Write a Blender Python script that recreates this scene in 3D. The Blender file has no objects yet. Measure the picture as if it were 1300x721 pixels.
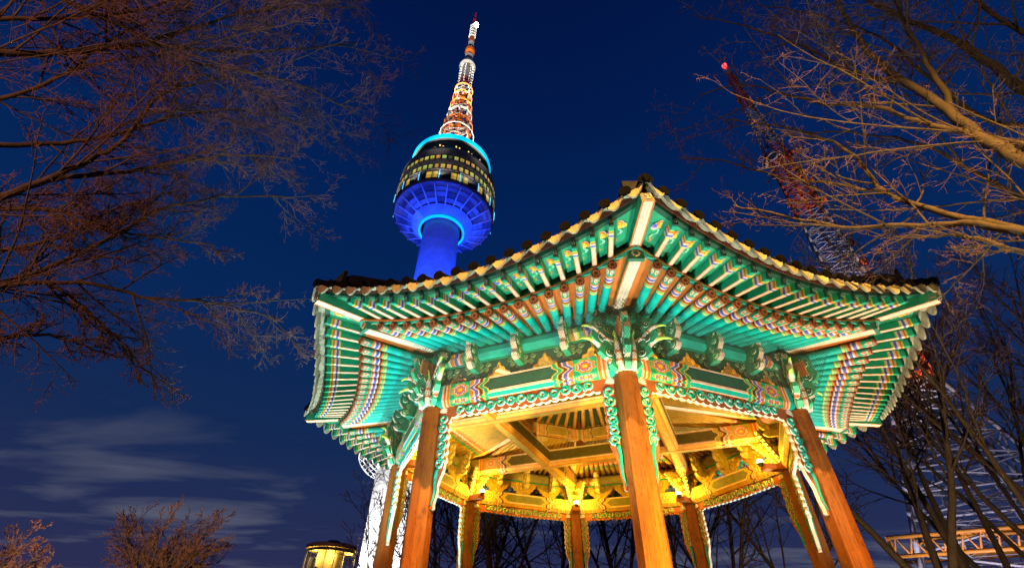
import bpy, bmesh, math, random
import numpy as np
from mathutils import Vector, Matrix
PI = math.pi
R_ = math.radians
scene = bpy.context.scene
COL = scene.collection

# ------------------------------------------------------------------ camera
PHI = 0.0303                     # turn of the octagon
CAM = Vector((-1.153, -10.138, 1.4))
cam_d = bpy.data.cameras.new('camera')
cam = bpy.data.objects.new('camera', cam_d)
COL.objects.link(cam)
yaw, pitch, roll = -0.0713, 0.6707, -0.0234
fw = Vector((math.sin(yaw) * math.cos(pitch), math.cos(yaw) * math.cos(pitch), math.sin(pitch)))
rt = Vector((math.cos(yaw), -math.sin(yaw), 0))
up = rt.cross(fw)
cr, sr = math.cos(roll), math.sin(roll)
rt2 = rt * cr - up * sr
up2 = rt * sr + up * cr
cam.matrix_world = Matrix(((rt2.x, up2.x, -fw.x, CAM.x), (rt2.y, up2.y, -fw.y, CAM.y),
                           (rt2.z, up2.z, -fw.z, CAM.z), (0, 0, 0, 1)))
cam_d.sensor_width = 36
cam_d.lens = 36 * 576.78 / 1300
cam_d.shift_x = (650 - 646.38) / 1300
cam_d.shift_y = (370.04 - 360.5) / 1300
cam_d.clip_end = 5000
cam_d.clip_start = 0.05
scene.camera = cam

# ------------------------------------------------------------------ view
scene.view_settings.view_transform = 'Standard'
scene.view_settings.look = 'None'
scene.view_settings.exposure = 0.0
scene.view_settings.gamma = 1.0
scene.cycles.max_bounces = 6
scene.cycles.diffuse_bounces = 3
scene.cycles.transparent_max_bounces = 12
scene.cycles.caustics_reflective = False
scene.cycles.caustics_refractive = False
scene.cycles.sample_clamp_indirect = 4.0

# ------------------------------------------------------------------ night sky
def build_world():
    w = bpy.data.worlds.new('World')
    scene.world = w
    w.use_nodes = True
    nt = w.node_tree
    N, L = nt.nodes, nt.links
    for n in list(N): N.remove(n)
    out = N.new('ShaderNodeOutputWorld')
    bg = N.new('ShaderNodeBackground'); bg.inputs['Strength'].default_value = 1.0
    sky = N.new('ShaderNodeTexSky'); sky.sky_type = 'NISHITA'; sky.sun_disc = False
    sky.sun_elevation = R_(-6); sky.sun_rotation = R_(150); sky.altitude = 300
    bg2 = N.new('ShaderNodeBackground'); bg2.inputs['Strength'].default_value = 0.05
    L.new(sky.outputs[0], bg2.inputs['Color'])
    tc = N.new('ShaderNodeTexCoord')
    sep = N.new('ShaderNodeSeparateXYZ'); L.new(tc.outputs['Generated'], sep.inputs[0])
    ramp = N.new('ShaderNodeValToRGB')
    cr_ = ramp.color_ramp
    cr_.elements[0].position = 0.0; cr_.elements[0].color = (0.034, 0.030, 0.085, 1)
    cr_.elements[1].position = 1.0; cr_.elements[1].color = (0.0004, 0.0055, 0.050, 1)
    for p, c in ((0.14, (0.020, 0.027, 0.088, 1)), (0.30, (0.007, 0.023, 0.088, 1)), (0.52, (0.0018, 0.020, 0.098, 1)),
                 (0.76, (0.0008, 0.0145, 0.088, 1))):
        e = cr_.elements.new(p); e.color = c
    L.new(sep.outputs['Z'], ramp.inputs['Fac'])
    # streaky clouds: the view direction dropped on a flat layer
    mx = N.new('ShaderNodeMath'); mx.operation = 'MAXIMUM'; mx.inputs[1].default_value = 0.06
    L.new(sep.outputs['Z'], mx.inputs[0])
    dv = N.new('ShaderNodeVectorMath'); dv.operation = 'DIVIDE'
    cmb = N.new('ShaderNodeCombineXYZ')
    for i in range(3): L.new(mx.outputs[0], cmb.inputs[i])
    L.new(tc.outputs['Generated'], dv.inputs[0]); L.new(cmb.outputs[0], dv.inputs[1])
    mp = N.new('ShaderNodeMapping'); mp.inputs['Rotation'].default_value = (0, 0, R_(-25))
    mp.inputs['Scale'].default_value = (0.30, 0.55, 1); mp.inputs['Location'].default_value = (CLOUD_X, CLOUD_Y, 0)
    L.new(dv.outputs[0], mp.inputs['Vector'])
    nz = N.new('ShaderNodeTexNoise'); nz.inputs['Scale'].default_value = 1.5; nz.inputs['Detail'].default_value = 5
    nz.inputs['Roughness'].default_value = 0.55; nz.inputs['Distortion'].default_value = 0.35
    L.new(mp.outputs[0], nz.inputs['Vector'])
    c2 = N.new('ShaderNodeValToRGB')
    c2.color_ramp.elements[0].position = 0.54; c2.color_ramp.elements[0].color = (0, 0, 0, 1)
    c2.color_ramp.elements[1].position = 0.72; c2.color_ramp.elements[1].color = (1, 1, 1, 1)
    L.new(nz.outputs['Fac'], c2.inputs['Fac'])
    # clouds lie low over the horizon
    lo = N.new('ShaderNodeMapRange'); lo.inputs['From Min'].default_value = 0.34; lo.inputs['From Max'].default_value = 0.22
    L.new(sep.outputs['Z'], lo.inputs['Value'])
    mu = N.new('ShaderNodeMath'); mu.operation = 'MULTIPLY'
    L.new(c2.outputs['Color'], mu.inputs[0]); L.new(lo.outputs[0], mu.inputs[1])
    mu2 = N.new('ShaderNodeMath'); mu2.operation = 'MULTIPLY'; mu2.inputs[1].default_value = 0.8
    L.new(mu.outputs[0], mu2.inputs[0])
    mix = N.new('ShaderNodeMix'); mix.data_type = 'RGBA'
    L.new(mu2.outputs[0], mix.inputs['Factor'])
    L.new(ramp.outputs['Color'], mix.inputs['A'])
    mix.inputs['B'].default_value = (0.105, 0.115, 0.165, 1)
    L.new(mix.outputs['Result'], bg.inputs['Color'])
    add = N.new('ShaderNodeAddShader')
    L.new(bg.outputs[0], add.inputs[0]); L.new(bg2.outputs[0], add.inputs[1])
    L.new(add.outputs[0], out.inputs['Surface'])
CLOUD_X, CLOUD_Y = -0.083, -0.58
build_world()

# ------------------------------------------------------------------ lights (night: floodlights, street lamp, added fills)
def aim(o, tgt):
    d = Vector(tgt) - o.location
    o.rotation_euler = d.to_track_quat('-Z', 'Y').to_euler()
def spot(name, loc, tgt, power, color, angle=60, blend=0.3, size=0.12):
    d = bpy.data.lights.new(name, 'SPOT')
    d.energy = power; d.color = color; d.spot_size = R_(angle); d.spot_blend = blend; d.shadow_soft_size = size
    o = bpy.data.objects.new(name, d); COL.objects.link(o)
    o.location = loc; aim(o, tgt)
    return o
def point(name, loc, power, color, size=0.06):
    d = bpy.data.lights.new(name, 'POINT')
    d.energy = power; d.color = color; d.shadow_soft_size = size
    o = bpy.data.objects.new(name, d); COL.objects.link(o); o.location = loc
    return o
COOL = (0.66, 0.97, 1.0); MILD = (1.0, 0.93, 0.70); SOD = (1.0, 0.50, 0.10); YEL_L = (1.0, 0.53, 0.03)
def nrm(k, off=0.5):
    a = PHI - PI / 2 + (k + off) * PI / 4
    return Vector((math.cos(a), math.sin(a), 0))
# floodlights on the ground around the pavilion, aimed up under the eaves
for k, pw, c, dist in ((7, 1600, COOL, 5.85), (6, 2150, COOL, 5.85), (5, 1500, COOL, 5.85), (0, 1350, MILD, 5.85), (1, 1550, MILD, 5.85), (2, 1150, COOL, 5.85)):
    n = nrm(k)
    spot('ground_floodlight', n * dist + Vector((0, 0, 0.25)), n * 5.2 + Vector((0, 0, 5.3)), pw, c, 82, 0.55, 0.15)
# sodium street lamp on a mast behind the photographer; the eave cuts its light off the column tops
spot('street_lamp', (2.2, -15.5, 13.6), (0.5, -3.5, 2.2), 40000, SOD, 38, 0.5, 0.08)
spot('column_fill', (1.2, -7.2, 0.2), (0.1, -4.2, 2.5), 4200, (1.0, 0.66, 0.12), 46, 0.5, 0.06)  # added spot that brightens the front column, no fixture known here
spot('tree_fill', (1.5, -14.0, 4.2), (4.3, -6.0, 9.0), 1050, (1.0, 0.64, 0.22), 75, 0.7, 0.12)  # this and the next two: added spots that brighten the trees
spot('tree_fill', (-9.5, -14.5, 4.0), (-6.5, -5.5, 8.5), 4300, (1.0, 0.42, 0.20), 95, 0.7, 0.12)
spot('tree_fill', (5.6, -3.4, 0.8), (12.0, 5.5, 5.5), 2600, (1.0, 0.62, 0.28), 100, 0.7, 0.1)
# lamps on the inner brackets of the columns
for k in range(8):
    a = PHI - PI / 2 + k * PI / 4
    v = Vector((math.cos(a), math.sin(a), 0))
    point('bracket_lamp', v * 3.58 + Vector((0, 0, 4.80)), 95, YEL_L, 0.05)

# ------------------------------------------------------------------ helpers
def props(o, label=None, cat=None, group=None, kind=None):
    if label: o['label'] = label
    if cat: o['category'] = cat
    if group: o['group'] = group
    if kind: o['kind'] = kind
    return o
def empty(name, loc, label, cat, group=None, rz=0):
    o = bpy.data.objects.new(name, None); COL.objects.link(o)
    o.location = loc; o.rotation_euler = (0, 0, rz); o.empty_display_size = 0.3
    return props(o, label, cat, group)

class MB:
    """collects faces with a paint colour each and links them as one mesh"""
    def __init__(s): s.v = []; s.f = []; s.c = []; s.sm = []
    def add(s, vs, fs, col, smooth=False):
        o = len(s.v); s.v.extend([tuple(v) for v in vs])
        for i, f in enumerate(fs):
            s.f.append([o + j for j in f]); s.c.append(col[i] if isinstance(col, list) else col); s.sm.append(smooth)
    def quad(s, a, b, c, d, col): s.add([a, b, c, d], [(0, 1, 2, 3)], col)
    def box(s, o, ax, ay, az, col):
        """centre o and three half-axis vectors"""
        o, ax, ay, az = Vector(o), Vector(ax), Vector(ay), Vector(az)
        vs = [o + ax * i + ay * j + az * k for k in (-1, 1) for j in (-1, 1) for i in (-1, 1)]
        s.add(vs, [(0, 2, 3, 1), (4, 5, 7, 6), (0, 1, 5, 4), (2, 6, 7, 3), (0, 4, 6, 2), (1, 3, 7, 5)], col)
    def cbox(s, c, size, col):
        s.box(c, (size[0] / 2, 0, 0), (0, size[1] / 2, 0), (0, 0, size[2] / 2), col)
    def loft(s, rings, colf, cap0=None, cap1=None, smooth=False, closed=True):
        n = len(rings[0]); o = len(s.v)
        for r in rings: s.v.extend([tuple(p) for p in r])
        for i in range(len(rings) - 1):
            for j in range(n if closed else n - 1):
                j2 = (j + 1) % n
                s.f.append([o + i * n + j, o + i * n + j2, o + (i + 1) * n + j2, o + (i + 1) * n + j])
                s.c.append(colf(i, j) if callable(colf) else colf); s.sm.append(smooth)
        if cap0 is not None:
            s.f.append([o + j for j in range(n)][::-1]); s.c.append(cap0); s.sm.append(False)
        if cap1 is not None:
            b = o + (len(rings) - 1) * n
            s.f.append([b + j for j in range(n)]); s.c.append(cap1); s.sm.append(False)
    def tube(s, pts, rad, n, colf, cap=True, smooth=True, upv=None):
        pts = [Vector(p) for p in pts]; rings = []
        u = None
        for i, p in enumerate(pts):
            t = (pts[min(i + 1, len(pts) - 1)] - pts[max(i - 1, 0)])
            if t.length < 1e-9: t = Vector((0, 0, 1))
            t.normalize()
            if u is None:
                u = Vector(upv) if upv else (Vector((0, 0, 1)) if abs(t.z) < 0.9 else Vector((1, 0, 0)))
            u = u - t * u.dot(t)
            if u.length < 1e-6: u = t.orthogonal()
            u.normalize(); w = t.cross(u)
            r = rad[i] if isinstance(rad, (list, tuple)) else rad
            rings.append([p + (u * math.cos(2 * PI * k / n) + w * math.sin(2 * PI * k / n)) * r for k in range(n)])
        c0 = (colf(0, 0) if callable(colf) else colf) if cap else None
        c1 = (colf(len(pts) - 2, 0) if callable(colf) else colf) if cap else None
        s.loft(rings, colf, c0, c1, smooth)
    def plate(s, poly, frame, th, side, rim, rimf=None, back=None):
        """polygon (u,z) extruded to thickness th; frame = (origin, u axis, z axis)"""
        o, ux, uz = frame; w = ux.cross(uz).normalized() * (th / 2)
        a = [o + ux * p[0] + uz * p[1] for p in poly]; n = len(a)
        s.add([p - w for p in a] + [p + w for p in a],
              [list(range(n))[::-1], list(range(n, 2 * n))] + [(i, (i + 1) % n, n + (i + 1) % n, n + i) for i in range(n)],
              [back or side, side] + [(rimf(i) if rimf else rim) for i in range(n)])
    def build(s, name, mat, parent=None, kind=None):
        me = bpy.data.meshes.new(name)
        me.from_pydata(s.v, [], s.f)
        tot = np.fromiter((len(f) for f in s.f), dtype=np.int32, count=len(s.f))
        cols = np.ones((len(s.f), 4), dtype=np.float32)
        cols[:, :3] = np.array(s.c, dtype=np.float32)[:, :3]
        at = me.color_attributes.new('paint', 'FLOAT_COLOR', 'CORNER')
        at.data.foreach_set('color', np.repeat(cols, tot, axis=0).ravel())
        me.polygons.foreach_set('use_smooth', np.array(s.sm, dtype=bool))
        me.materials.append(mat); me.update()
        o = bpy.data.objects.new(name, me); COL.objects.link(o)
        if parent is not None: o.parent = parent
        if kind: o['kind'] = kind
        return o

def bump_chain(N, L, bsdf, scale, strength, detail=4, dist=0.01):
    tc = N.new('ShaderNodeTexCoord')
    nz = N.new('ShaderNodeTexNoise'); nz.inputs['Scale'].default_value = scale; nz.inputs['Detail'].default_value = detail
    L.new(tc.outputs['Object'], nz.inputs['Vector'])
    b = N.new('ShaderNodeBump'); b.inputs['Strength'].default_value = strength; b.inputs['Distance'].default_value = dist
    L.new(nz.outputs['Fac'], b.inputs['Height']); L.new(b.outputs[0], bsdf.inputs['Normal'])
    return tc, nz
def paint_mat(name, rough=0.6, dirt=0.35, scale=9, bump=0.15, spec=0.3, metal=0.0, streak=(1, 1, 1)):
    """paint or bare stuff coloured per face, worn by noise"""
    m = bpy.data.materials.new(name); m.use_nodes = True
    N, L = m.node_tree.nodes, m.node_tree.links
    b = N['Principled BSDF']; b.inputs['Roughness'].default_value = rough
    b.inputs['Specular IOR Level'].default_value = spec; b.inputs['Metallic'].default_value = metal
    at = N.new('ShaderNodeVertexColor'); at.layer_name = 'paint'
    tc, nz = bump_chain(N, L, b, scale * 6, bump, 3, 0.004)
    mp = N.new('ShaderNodeMapping'); mp.inputs['Scale'].default_value = streak
    L.new(tc.outputs['Object'], mp.inputs['Vector'])
    n2 = N.new('ShaderNodeTexNoise'); n2.inputs['Scale'].default_value = scale; n2.inputs['Detail'].default_value = 6
    n2.inputs['Roughness'].default_value = 0.65
    L.new(mp.outputs[0], n2.inputs['Vector'])
    mr = N.new('ShaderNodeMapRange'); mr.inputs['From Min'].default_value = 0.3; mr.inputs['From Max'].default_value = 0.7
    mr.inputs['To Min'].default_value = 1 - dirt; mr.inputs['To Max'].default_value = 1.0 + dirt * 0.35
    L.new(n2.outputs['Fac'], mr.inputs['Value'])
    mul = N.new('ShaderNodeMix'); mul.data_type = 'RGBA'; mul.blend_type = 'MULTIPLY'; mul.inputs['Factor'].default_value = 1
    L.new(at.outputs['Color'], mul.inputs['A'])
    L.new(mr.outputs[0], mul.inputs['B'])
    L.new(mul.outputs['Result'], b.inputs['Base Color'])
    return m
def glow_mat(name, col, strength):
    m = bpy.data.materials.new(name); m.use_nodes = True
    N, L = m.node_tree.nodes, m.node_tree.links
    b = N['Principled BSDF']; b.inputs['Base Color'].default_value = (*col, 1)
    b.inputs['Emission Color'].default_value = (*col, 1); b.inputs['Emission Strength'].default_value = strength
    return m
def glow_paint_mat(name, strength):
    """lit panes: every face shines in its own colour"""
    m = bpy.data.materials.new(name); m.use_nodes = True
    N, L = m.node_tree.nodes, m.node_tree.links
    b = N['Principled BSDF']; at = N.new('ShaderNodeVertexColor'); at.layer_name = 'paint'
    L.new(at.outputs['Color'], b.inputs['Emission Color']); b.inputs['Emission Strength'].default_value = strength
    b.inputs['Base Color'].default_value = (0.05, 0.05, 0.05, 1); b.inputs['Roughness'].default_value = 0.2
    return m

M = {}
M['dancheong'] = paint_mat('dancheong_paint', 0.55, 0.30, 7, 0.12)
M['column'] = paint_mat('column_paint', 0.6, 0.55, 3.5, 0.5, streak=(1, 1, 0.25))
def cracked(m):
    """long drying cracks and scuffs down a timber column"""
    N, L = m.node_tree.nodes, m.node_tree.links
    b = N['Principled BSDF']; src = b.inputs['Base Color'].links[0].from_socket
    tc = N.new('ShaderNodeTexCoord'); mp = N.new('ShaderNodeMapping'); mp.inputs['Scale'].default_value = (1, 1, .045)
    nz = N.new('ShaderNodeTexNoise'); nz.inputs['Scale'].default_value = 26; nz.inputs['Detail'].default_value = 3
    L.new(tc.outputs['Object'], mp.inputs[0]); L.new(mp.outputs[0], nz.inputs['Vector'])
    r = N.new('ShaderNodeValToRGB'); e = r.color_ramp.elements
    e[0].position = .485; e[0].color = (1, 1, 1, 1); e[1].position = .525; e[1].color = (1, 1, 1, 1)
    x = r.color_ramp.elements.new(.505); x.color = (.22, .18, .16, 1)
    L.new(nz.outputs['Fac'], r.inputs[0])
    n2 = N.new('ShaderNodeTexNoise'); n2.inputs['Scale'].default_value = 2.2; n2.inputs['Detail'].default_value = 8; n2.inputs['Roughness'].default_value = .75
    L.new(tc.outputs['Object'], n2.inputs['Vector'])
    r2 = N.new('ShaderNodeValToRGB'); e = r2.color_ramp.elements
    e[0].position = .36; e[0].color = (.45, .42, .40, 1); e[1].position = .46; e[1].color = (1, 1, 1, 1)
    L.new(n2.outputs['Fac'], r2.inputs[0])
    for q in (r, r2):
        mx = N.new('ShaderNodeMix'); mx.data_type = 'RGBA'; mx.blend_type = 'MULTIPLY'; mx.inputs['Factor'].default_value = .85
        L.new(src, mx.inputs['A']); L.new(q.outputs[0], mx.inputs['B']); src = mx.outputs['Result']
    L.new(src, b.inputs['Base Color'])
cracked(M['column'])
M['tile'] = paint_mat('roof_tile', 0.9, 0.5, 6, 0.4, 0.03)
M['wood'] = paint_mat('bare_wood', 0.7, 0.4, 8, 0.3)
M['bark'] = paint_mat('bark', 0.85, 0.5, 14, 0.6, 0.2, streak=(1, 1, 0.3))
M['steel'] = paint_mat('painted_steel', 0.5, 0.35, 2, 0.05)
M['concrete'] = paint_mat('concrete', 0.8, 0.25, 0.6, 0.2)
M['stone'] = paint_mat('stone', 0.85, 0.4, 3, 0.4)
M['lamp'] = glow_mat('lamp_glass', (1.0, 0.80, 0.40), 10)
M['cyan'] = glow_mat('cyan_tube', (0.0, 0.55, 0.95), 1.1)
M['paleblue'] = glow_mat('pale_blue_tube', (0.12, 0.6, 1.0), 1.3)
M['pane'] = glow_paint_mat('lit_pane', 1.0)
M['red_lamp'] = glow_mat('red_lamp', (1.0, 0.02, 0.02), 12)
M['white_lamp'] = glow_mat('white_lamp', (0.75, 0.9, 1.0), 60)

GRN = (.008, .34, .19); TEAL = (.003, .41, .33); DGRN = (.005, .085, .05); LGRN = (.12, .55, .22); ORG = (.68, .17, .02)
CRM = (.76, .56, .41); BLU = (.10, .11, .48); YEL = (.80, .50, .05); BRN = (.16, .04, .02); DRED = (.22, .045, .02)
BLK = (.012, .014, .012); WHT = (.82, .82, .76); YGR = (.45, .55, .06); LIT_OCH = (.52, .31, .045)  # the ochre holds the amber lamplight of the interior in its colour
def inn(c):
    """inside faces: greens shifted to ochre, amber lamplight put into the colour"""
    return tuple(x * .22 + y * .78 for x, y in zip(c, LIT_OCH)) if c[1] > c[0] else c
VIO = (.22, .16, .55)

# ================================================================== PAVILION
def va(k):
    a = PHI - PI / 2 + k * PI / 4
    return Vector((math.cos(a), math.sin(a), 0))
def sd(k):
    n = nrm(k); return n, Vector((-n.y, n.x, 0))
UP = Vector((0, 0, 1))
OUTC = (6.456, 5.735, .218, .394, 1.86)
INNC = (5.778, 5.556, .223, .21, 2.19)
def ecurve(k, t, c):
    R, Z, rec, drop, e = c
    w = 1 - abs(2 * t - 1) ** e if 0 <= t <= 1 else 0
    p = va(k) * R * (1 - t) + va(k + 1) * R * t - nrm(k) * rec * w
    return Vector((p.x, p.y, Z - drop * w))
def wallpt(k, t, a, z):
    """point on side k at apothem a; t runs 0..1 between the hips"""
    n, s = sd(k)
    h = a * math.tan(PI / 8)
    p = n * a + s * (2 * t - 1) * h
    return Vector((p.x, p.y, z))
def mixc(a, b, f): return tuple(x * (1 - f) + y * f for x, y in zip(a, b))
def dc(s, v, mid, k=1.0):
    """painted end pattern of a beam; s metres from its end, v 0..1 across"""
    s = s / k
    if s < .20: return TEAL
    if s < .23: return CRM
    if s < .27: return ORG
    if s < .29: return CRM
    if s < .33: return ORG
    if s < .35: return LGRN
    if s < .68:
        dx, dv = (s - .51) / .17, (v - .5) / .5
        r = math.hypot(dx, dv)
        r *= 1 + .10 * math.cos(8 * math.atan2(dv, dx))
        if r < .22: return YEL
        if r < .40: return ORG
        if r < .52: return BLU
        if r < .62: return CRM
        if r < .80: return ORG
        if r < .92: return LGRN
        return GRN
    w = s + .11 * (1 - (2 * v - 1) ** 2) - .05 + .025 * math.cos(v * 4 * PI)
    for lim, c in ((.68, LGRN), (.74, ORG), (.765, CRM), (.82, BLU), (.845, CRM), (.90, BRN), (.925, YGR), (.98, GRN), (1.0, YEL)):
        if w < lim: return c
    if v < .09 or v > .91: return CRM if mid[0] < .3 else ORG
    if v < .17 or v > .83: return BLK
    return mid
def beam(mb, A, B, prof, k=1.0, mid=DGRN, colmap=None, ins=(), step=.012, cell=.016):
    """beam from A to B with profile [(across, up)], painted at both ends"""
    A, B = Vector(A), Vector(B); d = (B - A); Ln = d.length; d.normalize()
    w = d.cross(UP).normalized(); u = w.cross(d)
    pr = []; vs = []
    n = len(prof)
    for i in range(n):
        p, q = Vector(prof[i]), Vector(prof[(i + 1) % n]); m = max(1, int(round((q - p).length / cell)))
        for j in range(m):
            pr.append(p + (q - p) * (j / m)); vs.append((i, (j + .5) / m))
    zone = 1.02 * k
    ss = [0]
    while ss[-1] < min(zone, Ln / 2): ss.append(ss[-1] + step)
    ss = ss[:-1] if ss[-1] > Ln / 2 else ss
    st = ss + [Ln - x for x in reversed(ss)]
    rings = [[A + d * s + w * p.x + u * p.y for p in pr] for s in st]
    def cf(i, j):
        sm = (st[i] + st[i + 1]) / 2
        e, v = vs[j]
        m = colmap[e] if colmap else mid
        if m is False: return TEAL
        c = dc(min(sm, Ln - sm), v, m, k)
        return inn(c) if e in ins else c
    mb.loft(rings, cf, TEAL, TEAL)
def spiral(mb, frame, cx, cz, r, a0, turns, flip, rad, col, off):
    o, ux, uz = frame; w = ux.cross(uz).normalized()
    pts = []
    for i in range(15):
        f = i / 14; a = a0 + flip * f * turns * 2 * PI; rr = r * (1 - .70 * f)
        pts.append(o + ux * (cx + rr * math.cos(a)) + uz * (cz + rr * math.sin(a)) + w * off)
    mb.tube(pts, rad, 4, col, True, True, upv=w)
def scrolls(mb, frame, pts, r, th, both=True, c1=TEAL, c2=WHT, rad=.013, c1b=None):
    """alternating spirals along pts (u,z) on the faces of a plate of thickness th"""
    for sgn in ((1, -1) if both else (1,)):
        for i, (x, z) in enumerate(pts):
            fl = 1 if i % 2 else -1
            a0 = PI / 2 * fl + i
            spiral(mb, frame, x, z, r, a0, 1.3, fl, rad * 1.75, c2, sgn * (th / 2 + rad * .2))
            spiral(mb, frame, x, z, r, a0, 1.3, fl, rad * 1.05, c1 if sgn > 0 or c1b is None else c1b, sgn * (th / 2 + rad * 1.25))

pav = empty('pavilion', (0, 0, 0), 'octagonal timber pavilion with floodlit green painted eaves and red columns', 'pavilion')
DAN = M['dancheong']
# stone platform (below the frame)
mb = MB()
r8 = lambda R, z: [va(k) * R + UP * z for k in range(8)]
mb.loft([r8(5.2, -.3), r8(5.2, .32), r8(5.05, .36), r8(5.05, .40)], (.32, .31, .29), None, (.30, .29, .27))
mb.build('stone_base', M['stone'], pav)

# columns
CT, CR0, CR1 = 4.53, .21, .168
for k in range(8):
    mb = MB(); v = va(k)
    rng = random.Random(40 + k)
    rings = []
    for z in (.40, .8, 1.6, 2.4, 3.2, 3.9, CT):
        r = CR0 + (CR1 - CR0) * (z / CT) ** 1.4
        rings.append([v * 4.2 + UP * z + (va(k + j) * r) for j in range(8)])
    cc = [mixc((.31, .100, .012), (.23, .066, .010), rng.random()) for j in range(8)]
    mb.loft(rings, lambda i, j: cc[j], DRED, DRED)
    col = mb.build('column', M['column'], pav)
    f = MB()
    f.loft([[v * 4.2 + UP * z + va(k + j) * r for j in range(8)] for z, r in ((.40, .33), (.52, .33), (.58, .28))], (.3, .29, .27), None, (.3, .29, .27))
    f.build('footing', M['stone'], col)

# tie beams over the columns
BEAM_P = [(-.12, .35), (-.12, .085), (-.07, 0), (.07, 0), (.12, .085), (.12, .35)]
for k in range(8):
    mb = MB()
    A, B = va(k) * 4.2, va(k + 1) * 4.2
    panel = (.035, .11, .075)
    beam(mb, A + UP * 4.533, B + UP * 4.533, BEAM_P, 1.08, panel, [(.20, .19, .05), LIT_OCH, ORG, TEAL, panel, GRN], ins=(0, 1, 5))  # inward faces go ochre, the lamps' amber glow painted in
    n, s = sd(k)
    # worn old lettering of the panel reads as pale blotches
    o = mb.build('tie_beam', DAN, pav)

# carved hanging fringe below each beam and down the columns
def fringe(k):
    n, s = sd(k); mid = (va(k) + va(k + 1)) * 2.1
    Lh = (va(k + 1) - va(k)).length * 4.2 / 2
    fr = (mid, s, UP)
    def halfpoly(sg):
        pts = []
        x0 = Lh - .17
        pts += [(x0, 4.530), (x0, 3.75)]
        for i in range(1, 9):                                   # outer side of the tail
            f = i / 8; pts.append((x0 - .03 * math.sin(f * PI), 3.75 - .75 * f))
        pts += [(x0 - .03, 2.985), (x0 - .055, 3.0), (x0 - .05, 3.06)]
        for i in range(8):                                      # inner side of the tail
            f = i / 7; pts.append((x0 - .060 - .11 * f ** 1.3 - .012 * math.sin(f * 3 * PI), 3.10 + .5 * f))
        zz = 3.62
        while zz < 4.26:                                        # scallops up the column
            for j in range(4):
                f = j / 4; pts.append((x0 - .165 - .030 * math.sin(f * PI) ** .6, zz + .125 * f))
            zz += .125
        pts.append((x0 - .19, 4.33))
        return pts
    R = halfpoly(1)
    xs = R[-1][0]
    low = []
    nsc = 19
    for j in range(nsc):
        for m in range(4):
            f = m / 4; x = xs - 2 * xs * (j + f) / nsc
            low.append((x, 4.362 - .032 * math.sin(f * PI) ** .6 - .012 * math.cos(x * 2.4)))
    Lp = [(-x, z) for x, z in R][::-1]
    mb = MB()
    mb.plate(R + low[1:] + Lp, fr, .06, (.34, .09, .03), (.95, .92, .80))
    top = [(-xs + .1 + (2 * xs - .2) * (i + .5) / 13, 4.450 + .006 * (-1) ** i) for i in range(13)]
    scrolls(mb, fr, top, .078, .06, rad=.0140, c1b=(.24, .30, .05))  # inner-face scrolls olive: amber lamplight mixed into the green
    for sn in (1, -1):
        nn = s.cross(UP).normalized() * sn
        wv = [mid + s * (top[0][0] + (top[-1][0] - top[0][0]) * f) + UP * (4.45 + .06 * math.cos(f * 12 * PI)) + nn * .040 for f in [q / 96 for q in range(97)]]
        mb.tube(wv, .011, 4, TEAL, True, True, upv=nn)
    for sg in (-1, 1):
        scrolls(mb, fr, [(sg * (Lh - .258), 4.32 - .140 * i) for i in range(6)], .076, .06, rad=.0140, c1b=(.24, .30, .05))
        for sn in (1, -1):                                       # curling tail stem
            pts = [mid + s * (sg * (Lh - .235 + .045 * f + .015 * math.sin(f * 7))) + UP * (3.56 - .52 * f) + n * sn * .032 for f in [i / 10 for i in range(11)]]
            mb.tube(pts, [.032 - .02 * i / 10 for i in range(11)], 5, TEAL)
        # lotus in the corner
        for sn in (1, -1):
            c = mid + s * (sg * (Lh - .23)) + UP * 4.46 + n * sn * .042
            for a in range(9):
                an = PI * (a - 1) / 7 if a < 9 else 0
                d = s * math.cos(an) + UP * math.sin(an)
                e = s * -math.sin(an) + UP * math.cos(an)
                mb.add([c - UP * .03, c + d * .045 + e * .014, c + d * .085, c + d * .045 - e * .014], [(0, 1, 2, 3)], WHT)
    return mb.build('carved_fringe', DAN, pav)
for k in range(8): fringe(k)

# panels between beam and purlin: carved boards with openings, scroll arms on them
def carved_board(k, t0, t1, half=0):
    n, s = sd(k); L = 2 * 3.88 * math.tan(PI / 8)
    x0, x1 = (t0 - .5) * L, (t1 - .5) * L; c = (x0 + x1) / 2
    pts = []
    prof = [(1.0, 5.232), (1.0, 5.175), (.94, 5.155), (.91, 5.10), (.76, 5.075), (.70, 5.01), (.53, 4.99), (.48, 4.935), (.34, 4.92), (.28, 4.885)]
    right = [(c + (x1 - c) * f, z) for f, z in prof]; left = [(c + (x0 - c) * f, z) for f, z in prof][::-1]
    if half == -1: left = [(x0, 4.885), (x0, 5.232)]
    if half == 1: right = [(x1, 5.232), (x1, 4.885)]
    mb = MB(); fr = (n * 3.88, s, UP)
    mb.plate(right + left, fr, .07, (.015, .07, .035), (.66, .42, .06), back=(.42, .26, .035))
    cc = (x0 + x1) / 2
    scrolls(mb, fr, [(cc + dx, z) for dx, z in ((-.15, 5.09), (-.05, 5.04), (.06, 5.09), (.16, 5.08), (0, 4.95), (-.2, 5.175), (-.07, 5.175), (.07, 5.175), (.2, 5.175))], .045, .07, True, (.06, .24, .10), (.50, .42, .14), .009, (.66, .42, .06))
    mb.build('carved_board', DAN, pav)
for k in range(8):
    carved_board(k, .0, .125, -1)
    for t in (.25, .5, .75): carved_board(k, t - .1245, t + .1245)
    carved_board(k, .875, 1.0, 1)
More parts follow.
